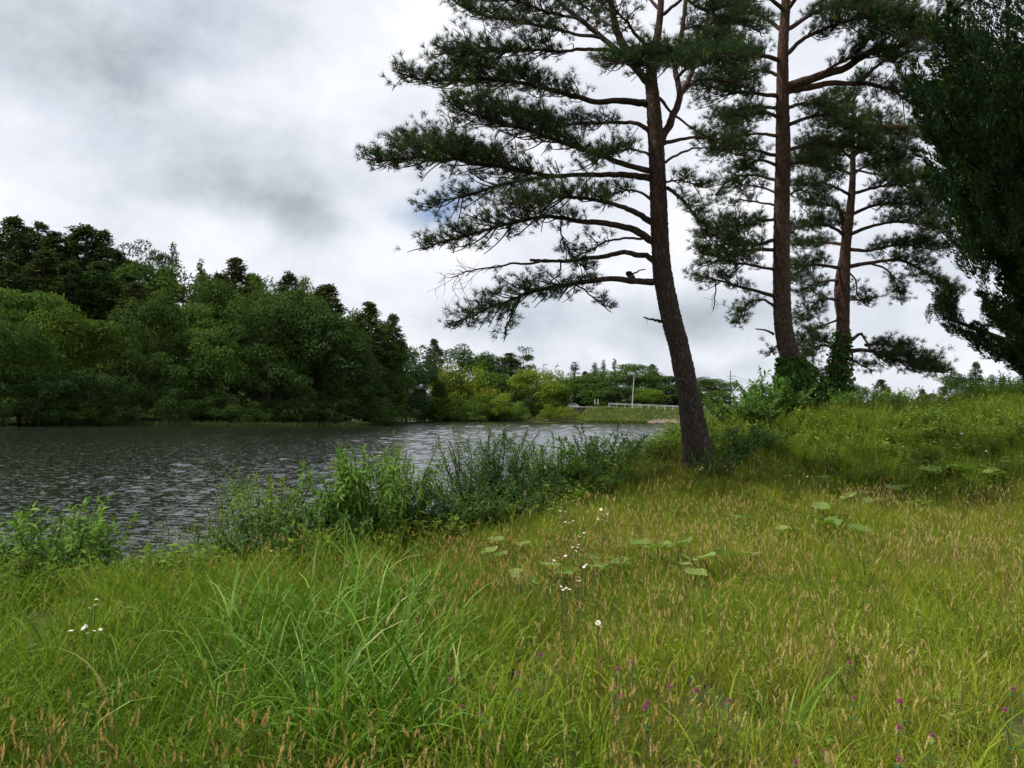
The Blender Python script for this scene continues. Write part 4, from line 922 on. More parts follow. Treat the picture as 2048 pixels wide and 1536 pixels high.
# ------------------------------------------------------------------ juniper at the right edge
def plume(seed, n=270):
    """a twisted tongue of scale foliage, one metre long"""
    rng = np.random.default_rng(seed); t = rng.random(n) ** 0.8; a = rng.random(n) * 6.283 + 5 * t
    prof = 0.15 * np.sin(np.pi * np.clip(0.10 + 0.9 * t, 0, 1)) ** 0.8 * (1 - 0.25 * t)
    lob = 1 + 0.45 * np.sin(3 * a + 14 * t + seed)
    r = prof * lob * (0.45 + 0.6 * rng.random(n))
    pos = np.stack([r * np.cos(a), t, r * np.sin(a)], -1); pos[:, 0] += 0.10 * np.sin(3 * t + seed)
    fwd = unit(np.stack([np.cos(a) * .42, np.full(n, .9), np.sin(a) * .42], -1) + .18 * rng.standard_normal((n, 3)))
    V, F = scatter(np.array([(-.5, 0, 0), (.5, 0, 0), (0, 1, .1)]), np.array([(0, 1, 2)]), frames(fwd, rng.standard_normal((n, 3))), pos, np.stack([.026 + .016 * rng.random(n), .07 + .06 * rng.random(n), .04 * np.ones(n)], -1))
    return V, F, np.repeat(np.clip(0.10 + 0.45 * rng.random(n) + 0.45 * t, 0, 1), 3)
PLUMES = [plume(s) for s in range(5)]
rng = np.random.default_rng(77)
JY = 7.6
jbase = np.array([6.0, JY, gz1(6.0, JY)])
jun = empty('juniper_tree', jbase); tag(jun, 'dark juniper with twisting plumes of foliage filling the upper right corner', 'tree')
tl = smooth_line([(0, 0, -.3), (.05, 0, 1.2), (-.05, .05, 3), (0, 0, 5.2), (.05, 0, 7.0)], 6)
V, F = tube(tl, np.linspace(.19, .03, len(tl)), 14, .04, rng); obj('trunk', np_mesh('trunk', V, F, smooth=True), M_BARK2, jun)
edge = np.array([(1905, -60), (1890, 0), (1862, 70), (1850, 110), (1800, 150), (1830, 185), (1858, 225), (1832, 262), (1870, 330), (1885, 400), (1930, 450), (1985, 505), (1985, 550), (2010, 592), (2000, 640), (2040, 680), (2075, 725), (2120, 770), (2260, 760), (2330, 700), (2400, 500), (2390, -60)], float)
def inside_poly(p, poly):
    ins = np.zeros(len(p), bool)
    for a, b in zip(poly, np.roll(poly, -1, 0)):
        c = (a[1] > p[:, 1]) != (b[1] > p[:, 1]); ins ^= c & (p[:, 0] < (b[0] - a[0]) * (p[:, 1] - a[1]) / (b[1] - a[1] + 1e-9) + a[0])
    return ins
pos, dirs, ls = [], [], []
def bough(tip, n, l, dz):                      # foliage tongues crowded along one rising limb
    b0 = np.array([0, 0, np.clip(tip[2] - .35 * np.hypot(tip[0], tip[1]) - .1, 1.9, 6.2)])
    ln = smooth_line([b0, (b0 + tip) / 2 + np.array([0, 0, -.18]), tip], 8)
    for i in range(n):
        t_ = 1 - .62 * rng.random() ** 1.4; k = min(len(ln) - 2, int(t_ * (len(ln) - 1))); d_ = unit(ln[k + 1] - ln[k])
        pos.append(ln[k] + .08 * rng.standard_normal(3)); dirs.append(unit(d_ * .9 + np.array([0, 0, dz]) + .28 * rng.standard_normal(3))); ls.append(l * (.6 + .7 * rng.random()))
q = np.stack([1800 + 640 * rng.random(210), -60 + 780 * rng.random(210)], -1); q = q[inside_poly(q, edge)]
q = q[~((q[:, 0] > 1960) & (q[:, 0] < 2030) & (q[:, 1] < 110))]
for px, py in q: bough(P(px, py, JY + rng.uniform(-1.5, 1.5)) - jbase, 9 if px < 2130 else 3, .42, .75)
for (x0, y0), (x1, y1) in zip(edge[1:17], edge[2:18]):      # the outer boughs
    for k in range(2): bough(P(x0 + (x1 - x0) * k / 2 + rng.uniform(-18, 40), y0 + (y1 - y0) * k / 2 + rng.uniform(-5, 30), JY + rng.uniform(-.9, .5)) - jbase, 10, .36, .55)
def lobe(pts, y, n, l):                        # a drooping bough whose tip curls up
    ln = smooth_line([P(px, py, y) - jbase for px, py in pts], 8)
    for i in range(n):
        t_ = rng.random(); k = int(t_ * (len(ln) - 2)); pos.append(ln[k] + .05 * rng.standard_normal(3)); d_ = unit(ln[k + 1] - ln[k]); dirs.append(unit(d_ + np.array([0, 0, .45]) + .45 * rng.standard_normal(3))); ls.append(l * (.7 + .5 * rng.random()) * (1.1 - .45 * t_))
lobe([(2090, 735), (2040, 715), (1980, 690), (1925, 650), (1892, 610), (1884, 580)], 7.2, 80, .27)
lobe([(1925, 650), (1885, 625), (1848, 604)], 7.2, 12, .17)
lobe([(2040, 660), (1995, 630), (1970, 595)], 7.3, 30, .27)
lobe([(1985, 520), (1930, 450), (1885, 380), (1860, 330)], 7.3, 36, .3)
lobe([(1920, 190), (1860, 175), (1800, 150)], 7.2, 22, .26)
lobe([(1930, 290), (1870, 275), (1828, 258)], 7.2, 22, .26)
lobe([(1960, 120), (1900, 80), (1870, 30)], 7.2, 22, .28)
pos, dirs, ls = np.array(pos), np.array(dirs), np.array(ls)
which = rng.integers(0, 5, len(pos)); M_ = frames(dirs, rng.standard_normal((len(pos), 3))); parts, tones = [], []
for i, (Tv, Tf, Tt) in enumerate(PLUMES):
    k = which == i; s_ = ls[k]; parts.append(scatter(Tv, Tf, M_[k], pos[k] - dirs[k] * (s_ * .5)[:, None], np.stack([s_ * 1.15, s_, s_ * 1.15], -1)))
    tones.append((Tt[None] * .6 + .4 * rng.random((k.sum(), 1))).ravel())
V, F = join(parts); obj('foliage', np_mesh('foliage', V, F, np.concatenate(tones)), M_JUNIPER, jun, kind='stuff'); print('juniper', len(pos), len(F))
for i in range(26):                            # limbs inside the crown
    c = pos[rng.integers(0, len(pos))]; z0 = max(1.9, c[2] - .25 * abs(c[0]) - .1); b0 = np.array([0, 0, min(z0, 6.2)])
    V, F = tube(smooth_line([b0, (b0 + c) / 2 + np.array([0, 0, -.12]), c], 5), np.linspace(.055, .012, 11), 6); obj('branch', np_mesh('branch', V, F, smooth=True), M_BARK2, jun)

# ------------------------------------------------------------------ ivy on two of the pines
LEAF_V = np.array([(0, 0, 0), (.34, .22, .05), (.30, .62, .03), (0, 1, -.10), (-.30, .62, .03), (-.34, .22, .05), (0, .45, -.03)]); LEAF_F = np.array([(0, 1, 6), (1, 2, 6), (2, 3, 6), (3, 4, 6), (4, 5, 6), (5, 0, 6)])
def ivy(label, base, trunk, Y, y_top, y_bot, flare, n, seed, bulge=None):
    rng = np.random.default_rng(seed); root = empty('ivy', base); tag(root, label, 'ivy', 'ivy on the pines')
    ys = np.array([t_[1] for t_ in trunk])[::-1]; xs = np.array([t_[0] for t_ in trunk])[::-1]; ws = np.array([t_[2] for t_ in trunk])[::-1]
    yy = y_top + (y_bot - y_top) * rng.random(n) ** .75
    c = np.array([P(np.interp(y, ys, xs), y, Y) for y in yy]); r = np.interp(yy, ys, ws) / F_PX * Y / 2
    a = rng.random(n) * 6.283; f = (yy - y_top) / (y_bot - y_top)
    thick = flare * np.clip(f * 1.8, .15, 1) * (0.55 + .45 * np.sin(a * 2 + 9 * f + seed) ** 2) * rng.random(n) ** .35
    if bulge: thick = thick + bulge * np.clip(np.cos(a - .35), 0, 1) * np.sin(np.pi * np.clip(f, 0, 1)) ** .6 * rng.random(n) ** .4
    out = np.stack([np.cos(a), np.sin(a), np.zeros(n)], -1); pos = c + out * (r + thick + .01)[:, None] - base
    nrm = unit(out + np.array([0, 0, .55]) + .4 * rng.standard_normal((n, 3))); fwd = unit(rng.standard_normal((n, 3)) * .7 + np.array([0, 0, -.9]) + out * .3)
    V, F = scatter(LEAF_V, LEAF_F, frames(fwd, nrm), pos, .07 + .07 * rng.random(n)); o = obj('leaves', np_mesh('leaves', V, F, np.repeat(rng.random(n), 7)), M_SHRUB, root, kind='stuff'); o.color = (.045, .105, .018, 1)
    vines = []
    for i in range(5):
        y_ = np.linspace(y_bot, y_top + 10 * rng.random(), 9); a0 = rng.random() * 6.28
        vines.append(tube(np.array([P(np.interp(y, ys, xs), y, Y) + (np.interp(y, ys, ws) / F_PX * Y / 2 + .015) * np.array([math.cos(a0 + .3 * k), math.sin(a0 + .3 * k), 0]) for k, y in enumerate(y_)]) - base, np.full(9, .014), 4))
    V, F = join(vines); obj('vines', np_mesh('vines', V, F), M_TWIG, root)
ivy('thick dark ivy bulging round the foot of the middle pine', base2, T2, 19.0, 712, 812, .20, 2400, 1, .42)
ivy('ivy climbing the lower trunk of the rightmost pine', base3, T3, 24.0, 660, 800, .20, 1500, 2)
# ------------------------------------------------------------------ shrubs on the bank
LANCE_V = np.array([(0, 0, 0), (.5, .42, .05), (0, .5, -.03), (-.5, .42, .05), (0, 1, -.15)])
LANCE_F = np.array([(0, 1, 2), (0, 2, 3), (1, 4, 2), (2, 4, 3)])
def shrub(label, px, py_top, Y, wpx, stems, leaf, aspect, color, seed, start=.2, per=50, droop=.35, side=3, bend=.3, name='shrub', cat='shrub', group='shrubs along the bank', feather=False):
    rng = np.random.default_rng(seed); tp_ = P(px, py_top, Y); bx = tp_[0]; base = np.array([bx, Y, max(-.05, gz1(bx, Y))]); h = max(.3, tp_[2] - base[2]); wd = wpx / F_PX * Y * 1.1
    root = empty(name, base); tag(root, label, cat, group)
    st, pos, fwd, nrm, sc = [], [], [], [], []
    for i in range(int(stems * 1.45)):
        a = rng.random() * 6.283; r0 = wd * .16 * rng.random() ** .5; o = np.array([math.cos(a), math.sin(a), 0])
        hh = h * (.62 + .42 * rng.random()); e = o * wd * .6 * rng.random() ** .6
        p_ = smooth_line([o * r0 + np.array([0, 0, -.1]), o * r0 + e * .45 + np.array([0, 0, hh * .5]), o * r0 + e + np.array([0, 0, hh])], 6)
        p_ = p_ + rng.standard_normal(p_.shape) * .012
        lines = [(p_, .006 + .006 * h, start)]
        for k in range(side + 1):
            s_ = .2 + .65 * rng.random(); q = np.array([np.interp(s_, np.linspace(0, 1, len(p_)), p_[:, j]) for j in range(3)])
            d = unit(rng.standard_normal(3) * np.array([1, 1, .3]) + np.array([0, 0, .7])); l = h * (.16 + .2 * rng.random()) * (1.1 - .4 * s_)
            lines.append((smooth_line([q, q + d * l * .6, q + d * l + np.array([0, 0, .1 * l])], 4), .004, .1))
        for ln, r_, s0 in lines:
            st.append(tube(ln, r_ * np.linspace(1, .35, len(ln)), 4))
            L = np.linalg.norm(np.diff(ln, axis=0), axis=1).sum(); n = max(4, int(per * L))
            T = np.linspace(0, 1, len(ln))
            for k in range(n):
                t_ = s0 + (1 - s0) * (k + rng.random()) / n; c = np.array([np.interp(t_, T, ln[:, j]) for j in range(3)])
                ax = unit(ln[min(len(ln) - 1, int(t_ * (len(ln) - 1)) + 1)] - ln[int(t_ * (len(ln) - 1)) - 1 if t_ > .2 else 0]); an = 2.4 * k + rng.random()
                u1 = unit(np.cross(ax, (.3, .2, 1))); u2 = np.cross(ax, u1); ro = u1 * math.cos(an) + u2 * math.sin(an)
                tip = max(0, t_ - .8) * 4
                f = unit(ro * (1 - .5 * tip) + ax * (.45 + .8 * tip) + np.array([0, 0, -droop * (1 - tip)]) + .2 * rng.standard_normal(3))
                pos.append(c); fwd.append(f); nrm.append(unit(np.array([0, 0, 1.0]) + .5 * ax + .35 * rng.standard_normal(3))); l = 1.2 * leaf * (.55 + .6 * rng.random()) * (1 - .35 * t_); sc.append((l * aspect, l, l))
    V, F = join(st); obj('stems', np_mesh('stems', V, F), M_STEM, root, kind='stuff')
    pos = np.array(pos); V, F = scatter(LANCE_V, LANCE_F, frames(np.array(fwd), np.array(nrm)), pos, np.array(sc))
    o = obj('leaves', np_mesh('leaves', V, F, np.repeat(np.clip(rng.normal(.5, .25, len(pos)), 0, 1), len(LANCE_V))), M_SHRUB, root, kind='stuff'); o.color = (*color, 1)
    return root
G1 = (.100, .195, .028); G2 = (.072, .145, .026); G3 = (.155, .240, .042); G4 = (.054, .115, .026); G5 = (.100, .165, .055)
for args in (
    ('broad-leaved dark bush at the lower left water edge', 95, 1005, 8.6, 220, 20, .13, .36, G1, 1, .15, 44, .3, 4),
    ('small leafy bush at the very left edge of the bank', 5, 1075, 8.4, 130, 12, .12, .36, G2, 2),
    ('thin sparse weed standing against the water left of the feathery shrub', 350, 1035, 9.6, 90, 6, .06, .3, G3, 3, .3, 34, .2, 3),
    ('wispy weed leaning over the water right of the lower left bush', 255, 1075, 9.2, 90, 8, .06, .3, G3, 41, .2, 40, .2, 3),
    ('small pale weed between the two sparse weeds by the water', 405, 1040, 9.7, 80, 8, .06, .3, G5, 42, .2, 40, .2, 3),
    ('thin twiggy weed next to the feathery shrub', 455, 995, 9.8, 110, 9, .065, .3, G3, 4, .25, 36, .2, 3),
    ('feathery light green shrub on the bank with narrow upright leaves', 545, 950, 9.4, 120, 18, .085, .20, G3, 5, .1, 95, .1, 2),
    ('low grey green bush between the feathery and the drooping shrub', 620, 1000, 9.6, 130, 14, .08, .3, G5, 6),
    ('tall shrub with drooping lance-shaped leaves beside the water', 740, 890, 9.6, 170, 20, .17, .22, G1, 7, .1, 50, .9, 3),
    ('low glossy leaved bush at the foot of the drooping shrub', 690, 985, 9.2, 210, 18, .13, .28, G2, 8, .1, 50, .6, 3),
    ('slim reedy shrub rising behind the drooping shrub', 785, 868, 10.6, 70, 7, .09, .16, G3, 9, .2, 50, .2, 2),
    ('grey green small-leaved bush right of the drooping shrub', 825, 930, 10.0, 120, 18, .07, .3, G5, 10, .1, 70, .2, 3),
    ('dark willow shrub with narrow leaves in the middle of the bank', 965, 858, 11.0, 170, 18, .115, .17, G4, 11, .1, 60, .1, 4),
    ('narrow-leaved willow shrub left of the dark middle willow', 895, 965, 10.4, 160, 18, .10, .18, G4, 12, .1, 60, .15, 3),
    ('narrow-leaved willow shrub right of the dark middle willow', 1040, 895, 11.6, 140, 17, .11, .17, G4, 13, .1, 60, .1, 3),
    ('short rounded bush with pale shoots between two willow shrubs', 1105, 878, 12.6, 130, 17, .09, .36, G1, 14, .1, 70, .2, 3),
    ('small tree-like bush with oval leaves standing out against the lake', 1205, 845, 13.0, 130, 15, .10, .45, G2, 15, .25, 56, .1, 4),
    ('low bush with oval leaves left of the tree-like bush', 1150, 900, 12.6, 140, 16, .09, .4, G2, 16, .1, 60),
    ('pale willow bush near the leaning pine by the water', 1290, 872, 14.6, 140, 18, .10, .22, G5, 17, .1, 60, .1, 3),
    ('willow bush just left of the leaning pine trunk', 1345, 875, 15.0, 130, 16, .10, .22, G5, 18, .1, 56, .1, 3),
    ('dark leafy bush hugging the right foot of the leaning pine', 1440, 858, 13.6, 130, 18, .10, .5, G4, 19, .05, 54, .3, 3),
    ('low leafy bush in front of the leaning pine base', 1425, 900, 12.5, 110, 14, .08, .5, G4, 20, .05, 50, .3, 2),
    ('bush on the mound between the leaning and middle pines', 1490, 790, 16.6, 130, 22, .12, .5, G2, 21, .05, 46, .3, 3),
    ('leafy sapling sticking up left of the ivy covered pine', 1530, 735, 17.6, 90, 10, .13, .45, G1, 22, .15, 40, .3, 4),
    ('round bush at the left foot of the middle pine', 1553, 770, 18.0, 110, 18, .12, .5, G2, 23, .05, 46, .3, 3),
    ('weedy bush between the middle and the rightmost pine', 1645, 780, 20.4, 120, 20, .11, .4, G1, 24, .05, 46, .3, 2),
    ('weedy bush right of the rightmost pine', 1730, 778, 21.0, 130, 20, .11, .4, G1, 25, .05, 46, .3, 2),
    ('pale weedy bush on the crest of the mound at the right', 1860, 768, 20.4, 150, 18, .10, .4, G3, 26, .05, 46, .3, 2),
    ('leafy bush on the crest of the mound at the far right', 2005, 742, 18.8, 160, 20, .11, .42, G1, 27, .05, 46, .3, 2),
    ('spreading bush on the dark slope right of the leaning pine', 1485, 850, 14.8, 150, 20, .11, .5, G4, 28, .05, 46, .3, 3),
    ('low dark bush at the meadow edge below the middle willow', 960, 960, 10.2, 170, 18, .09, .4, G4, 30, .05, 60, .3, 2),
    ('low dark bush at the meadow edge left of the willows', 880, 1010, 9.8, 150, 16, .09, .4, G4, 31, .05, 60, .3, 2),
    ('low dark bush at the meadow edge right of the middle willow', 1060, 950, 11.0, 170, 18, .09, .4, G4, 32, .05, 60, .3, 2),
    ('low dark bush in front of the tree-like bush', 1180, 930, 12.0, 170, 18, .09, .4, G2, 33, .05, 60, .3, 2),
    ('low green bush at the meadow edge left of the leaning pine', 1275, 920, 13.0, 150, 16, .09, .4, G2, 34, .05, 60, .3, 2),
    ('low bush at the foot of the feathery shrub', 530, 1040, 8.9, 170, 16, .08, .35, G2, 35, .05, 60, .3, 2)):
    shrub(*args)

# ------------------------------------------------------------------ meadow: small plants set out over the ground
SRC = bpy.data.collections.new('plant_sources')
def src(name, parts):                          # parts: (V, F tri, tone, mat)
    me = bpy.data.meshes.new(name); Vs, Fs, Ts, Ms, o = [], [], [], [], 0; mats = []
    for V, F, T, mat in parts:
        if mat not in mats: mats.append(mat)
        Vs.append(V); Fs.append(np.asarray(F) + o); Ts.append(T); Ms.append(np.full(len(F), mats.index(mat))); o += len(V)
    me = np_mesh(name, np.concatenate(Vs), np.concatenate(Fs), np.concatenate(Ts))
    for m_ in mats: me.materials.append(m_)
    me.polygons.foreach_set('material_index', np.concatenate(Ms).astype(np.int32))
    return bpy.data.objects.new(name, me)
def arc_blades(n, rng, L0, L1, W0, W1, spread, curve, segs=4, lean=.35):
    """curved tapering strips; triangles"""
    a = rng.random(n) * 6.283; r = spread * rng.random(n) ** .5; b = rng.random(n) * 6.283
    L = L0 + (L1 - L0) * rng.random(n); W = W0 + (W1 - W0) * rng.random(n); k = curve * (.3 + rng.random(n) + 1.3 * (rng.random(n) < .12)); e = lean * rng.random(n)
    out = np.stack([np.cos(a), np.sin(a), np.zeros(n)], -1); side = np.stack([-np.sin(a), np.cos(a), np.zeros(n)], -1)
    tw = rng.normal(0, .9, n)
    side = side * np.cos(tw)[:, None] + out * np.sin(tw)[:, None]
    base = np.stack([r * np.cos(b), r * np.sin(b), np.zeros(n)], -1)
    V = []; ang = e.copy(); p = base.copy(); T = np.linspace(0, 1, segs + 1)
    for i, t in enumerate(T):
        wdt = W * (.75 + .5 * t if t < .4 else (1 - t) ** .7 * 1.25)
        if i == segs: V.append(p[:, None])
        else: V.append(np.stack([p - side * wdt[:, None] / 2, p + side * wdt[:, None] / 2], 1))
        ang = ang + k / segs * (0.4 + 1.4 * t)
        p = p + (out * np.sin(ang)[:, None] + np.array([0, 0, 1.0]) * np.cos(ang)[:, None]) * (L / segs)[:, None]
    V = np.concatenate(V, 1); m_ = V.shape[1]; F = []
    for i in range(segs - 1): F += [(2 * i, 2 * i + 1, 2 * i + 3), (2 * i, 2 * i + 3, 2 * i + 2)]
    F.append((2 * segs - 2, 2 * segs - 1, 2 * segs))
    F = np.array(F)[None] + (np.arange(n) * m_)[:, None, None]
    return V.reshape(-1, 3), F.reshape(-1, 3), m_
def src_grass(seed, n, L0, L1, W, spread, curve, tone=(.1, .8)):
    rng = np.random.default_rng(seed); V, F, m_ = arc_blades(n, rng, L0, L1, W * .6, W * 1.3, spread, curve)
    return (V, F, np.repeat(tone[0] + (tone[1] - tone[0]) * rng.random(n), m_), M_GRASS)
def src_seeds(seed, n, L0, L1, head, fat, spread=.10):
    """thin stalks, each ending in a spindle of small husks"""
    rng = np.random.default_rng(seed); sv, hv = [], []; st, ht = [], []
    for i in range(n):
        a = rng.random() * 6.283; o = np.array([math.cos(a), math.sin(a), 0]); b0 = rng.standard_normal(3) * np.array([spread, spread, 0]); L = L0 + (L1 - L0) * rng.random(); ln = .04 + .30 * rng.random() ** 2
        pts = smooth_line([b0, b0 + o * ln * L * .35 + np.array([0, 0, L * .55]), b0 + o * ln * L + np.array([0, 0, L])], 3)
        V, F = tube(pts, np.linspace(.0016, .0009, len(pts)), 3); F = np.concatenate([F[:, [0, 1, 2]], F[:, [0, 2, 3]]]); sv.append((V, F)); st.append(np.full(len(V), rng.random()))
        ax = unit(o * .9 * rng.random() ** 2 + np.array([0, 0, 1.0]) + .08 * rng.standard_normal(3)); hl = head * (.6 + .8 * rng.random()); m_ = 16
        t_ = np.linspace(0, 1, m_); an = 2.4 * np.arange(m_) + rng.random() * 6; u1 = unit(np.cross(ax, (.3, .5, .2))); u2 = np.cross(ax, u1); ro = np.cos(an)[:, None] * u1 + np.sin(an)[:, None] * u2
        pr = fat * np.sin(np.pi * (.12 + .83 * t_)) ** .7
        pos = pts[-1] + ax * (t_ * hl)[:, None] - ax * .2 * hl + ro * (pr * .4)[:, None] + (o * ln * hl * .4)[None] * (t_ ** 2)[:, None]
        V, F = scatter(np.array([(-.5, 0, 0), (.5, .1, 0), (0, 1, .1)]), np.array([(0, 1, 2)]), frames(ax + ro * .28, ro + .3 * rng.standard_normal((m_, 3))), pos, np.stack([np.full(m_, fat * .9), np.full(m_, hl * .26), np.full(m_, hl * .2)], -1))
        hv.append((V, F)); ht.append(np.repeat(np.clip(rng.random() * .6 + .4 * rng.random(m_), 0, 1), 3))
    V1, F1 = join(sv); V2, F2 = join(hv)
    return [(V1, F1, np.concatenate(st), M_STALK), (V2, F2, np.concatenate(ht), M_SEED)]
def src_weed(seed, n, h, leaf, asp, spread, mat=None):
    rng = np.random.default_rng(seed); pos, f, nr, sc = [], [], [], []; sv = []
    for i in range(n):
        a = rng.random() * 6.283; b0 = np.array([math.cos(a), math.sin(a), 0]) * spread * rng.random() ** .5; H = h * (.5 + .6 * rng.random()); e = b0 * 1.6 + np.array([0, 0, H])
        V, F = tube(np.array([b0, (b0 + e) / 2 + rng.standard_normal(3) * .02, e]), [.003, .0025, .0015], 3); F = np.concatenate([F[:, [0, 1, 2]], F[:, [0, 2, 3]]]); sv.append((V, F))
        for k in range(11):
            t_ = .12 + .88 * k / 10; an = 2.4 * k + a; pos.append(b0 * (1 - t_) + e * t_); f.append((math.cos(an), math.sin(an), .15 + .5 * t_ - .4 * rng.random())); nr.append((rng.normal() * .3, rng.normal() * .3, 1)); l = leaf * (.6 + .6 * rng.random()) * (1.1 - .4 * t_); sc.append((l * asp, l, l))
    V1, F1 = join(sv); V2, F2 = scatter(LANCE_V, LANCE_F, frames(np.array(f), np.array(nr)), np.array(pos), np.array(sc)); rng2 = np.random.default_rng(seed + 1)
    return [(V1, F1, np.full(len(V1), .5), M_STALK), (V2, F2, np.repeat(rng2.random(len(pos)), len(LANCE_V)), mat or M_WEED)]
SIDE = .62
def patch(name, seed, fine=700, tall=0, seeds=0, weeds=0, vines=0, hf=(.10, .28), ht=(.24, .56)):
    """a square of sward built blade by blade"""
    rng = np.random.default_rng(seed); parts = []
    def spread(V, m_, n): V = V.reshape(n, m_, 3); V[:, :, :2] += ((rng.random((n, 1, 2)) - .5) * SIDE); return V.reshape(-1, 3)
    if fine:
        V, F, m_ = arc_blades(fine, rng, hf[0], hf[1], .0026, .0052, .0, .9); parts.append((spread(V, m_, fine), F, np.repeat(np.where(rng.random(fine) < .035, 1.7, rng.random(fine)), m_), M_GRASS))
    if tall:
        V, F, m_ = arc_blades(tall, rng, ht[0], ht[1], .005, .0115, .0, 1.3, 5); parts.append((spread(V, m_, tall), F, np.repeat(.7 * rng.random(tall), m_), M_GRASS))
    if seeds: parts += src_seeds(seed, seeds, .17, .42, .038, .0054, SIDE * .33)
    for nn, kw in ((weeds, dict(h=.28, leaf=.07, asp=.36)), (vines, dict(h=.34, leaf=.11, asp=.60))):
        for i in range(nn):
            for V, F, T, mt in src_weed(seed * 31 + i, 4, kw['h'] * (.7 + .6 * rng.random()), kw['leaf'] * (.7 + .5 * rng.random()), kw['asp'] * (.6 + .6 * rng.random()), .08):
                V = V + np.array([(rng.random() - .5) * SIDE if False else 0, 0, 0]); off = np.random.default_rng(seed * 77 + i).random(2) - .5
                V[:, 0] += off[0] * SIDE; V[:, 1] += off[1] * SIDE; parts.append((V, F, T, mt))
    return src(name, parts)
fine_srcs = [patch('fine', 100 + s, 900, 12, 6, 2) for s in range(5)]
gold_srcs = [patch('gold', 120 + s, 740, 8, 60, 1) for s in range(5)]
some_srcs = [patch('some', 140 + s, 840, 10, 20, 3) for s in range(5)]
lush_srcs = [patch('lush', 160 + s, 330, 210, 6, 5) for s in range(5)]
slope_srcs = [patch('slope', 180 + s, 400, 90, 4, 11, 3) for s in range(4)]
vine_srcs = [patch('vine', 200 + s, 60, 40, 0, 8, 18) for s in range(4)]
def field(name, label, cat, sources, pos, scale, itone, rng, tilt=.15):
    """one mass of small plants: points carrying turn, size and tint, a source plant stood on each"""
    col = bpy.data.collections.new(name + '_sources')
    for i, s_ in enumerate(sources): s_.name = '%s_%02d' % (name, i); col.objects.link(s_)
    n = len(pos); me = bpy.data.meshes.new(name); me.vertices.add(n); me.vertices.foreach_set('co', np.asarray(pos, np.float32).ravel())
    def attr(nm, typ, key, val): a_ = me.attributes.new(nm, typ, 'POINT'); a_.data.foreach_set(key, val)
    rot = np.stack([rng.normal(0, tilt, n), rng.normal(0, tilt, n), rng.random(n) * 6.283], -1)
    attr('turn', 'FLOAT_VECTOR', 'vector', rot.astype(np.float32).ravel()); attr('size', 'FLOAT', 'value', np.asarray(scale, np.float32)); attr('pick', 'INT', 'value', rng.integers(0, len(sources), n).astype(np.int32))
    attr('itone', 'FLOAT', 'value', np.asarray(itone, np.float32))
    o = obj(name, me); tag(o, label, cat, None, 'stuff')
    g = bpy.data.node_groups.new(name, 'GeometryNodeTree'); g.interface.new_socket('Geometry', in_out='INPUT', socket_type='NodeSocketGeometry'); g.interface.new_socket('Geometry', in_out='OUTPUT', socket_type='NodeSocketGeometry')
    gi, go = g.nodes.new('NodeGroupInput'), g.nodes.new('NodeGroupOutput'); ci = g.nodes.new('GeometryNodeCollectionInfo'); ci.inputs[0].default_value = col; ci.inputs['Separate Children'].default_value = True; ci.inputs['Reset Children'].default_value = True
    ip = g.nodes.new('GeometryNodeInstanceOnPoints'); ip.inputs['Pick Instance'].default_value = True
    def named(nm, typ):
        a_ = g.nodes.new('GeometryNodeInputNamedAttribute'); a_.data_type = typ; a_.inputs['Name'].default_value = nm; return a_.outputs[0]
    L = g.links.new; L(gi.outputs[0], ip.inputs['Points']); L(ci.outputs[0], ip.inputs['Instance']); L(named('pick', 'INT'), ip.inputs['Instance Index']); L(named('size', 'FLOAT'), ip.inputs['Scale'])
    er = g.nodes.new('FunctionNodeEulerToRotation'); L(named('turn', 'FLOAT_VECTOR'), er.inputs[0]); L(er.outputs[0], ip.inputs['Rotation']); L(ip.outputs[0], go.inputs[0])
    md = o.modifiers.new('plants', 'NODES'); md.node_group = g
    return o
def noise2(x, y, s, seed):                     # smooth random field 0..1
    r_ = np.random.default_rng(seed); v = np.zeros_like(x); tot = 0
    for k in range(6):
        th, ph, f = r_.random() * 6.28, r_.random() * 6.28, s * (.6 + 1.2 * r_.random()); v += np.sin((x * math.cos(th) + y * math.sin(th)) * f + ph + 1.5 * np.sin((x * math.sin(th) - y * math.cos(th)) * f * .7 + ph * 2)); tot += 1
    return np.clip(.5 + v / tot * .9, 0, 1)
def sample(n, y0, y1, rng, power=1.0, wide=.80):
    Y = y0 + (y1 - y0) * rng.random(n) ** power; X = (rng.random(n) * 2 - 1) * (wide * Y + 1.2)
    return X, Y
def stand(X, Y): return np.stack([X, Y, gz(X, Y) - .02], -1)
rng = np.random.default_rng(900)
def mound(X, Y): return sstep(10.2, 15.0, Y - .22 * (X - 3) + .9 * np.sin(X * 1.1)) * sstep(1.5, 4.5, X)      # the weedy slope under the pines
def lush(X, Y): return np.clip(np.exp(-((X + 2.2) / 1.7) ** 2 - ((Y - 4.2) / 2.3) ** 2) * 1.3 + np.exp(-((X + 3.4) / 1.6) ** 2 - ((Y - 5.6) / 1.8) ** 2), 0, 1)
def golden(X, Y):                              # where the ripe seed heads stand thick
    g_ = np.exp(-((X + .3) / 2.2) ** 2 - ((Y - 7.6) / 1.4) ** 2) + .95 * np.exp(-((X - .2) / 1.0) ** 2 - ((Y - 3.5) / 1.3) ** 2) + .8 * np.exp(-((X - .2) / 1.5) ** 2 - ((Y - 5.5) / 1.5) ** 2)
    g_ = g_ + .9 * np.exp(-((X + 1.75) / .45) ** 2 - ((Y - 2.75) / .35) ** 2) + .5 * np.exp(-((X - 5.0) / 2.0) ** 2 - ((Y - 7.0) / 2) ** 2) + .22
    return np.clip(g_ * (.55 + .9 * noise2(X, Y, 2.2, 3)), 0, 1)
cells = []
y_ = 1.1
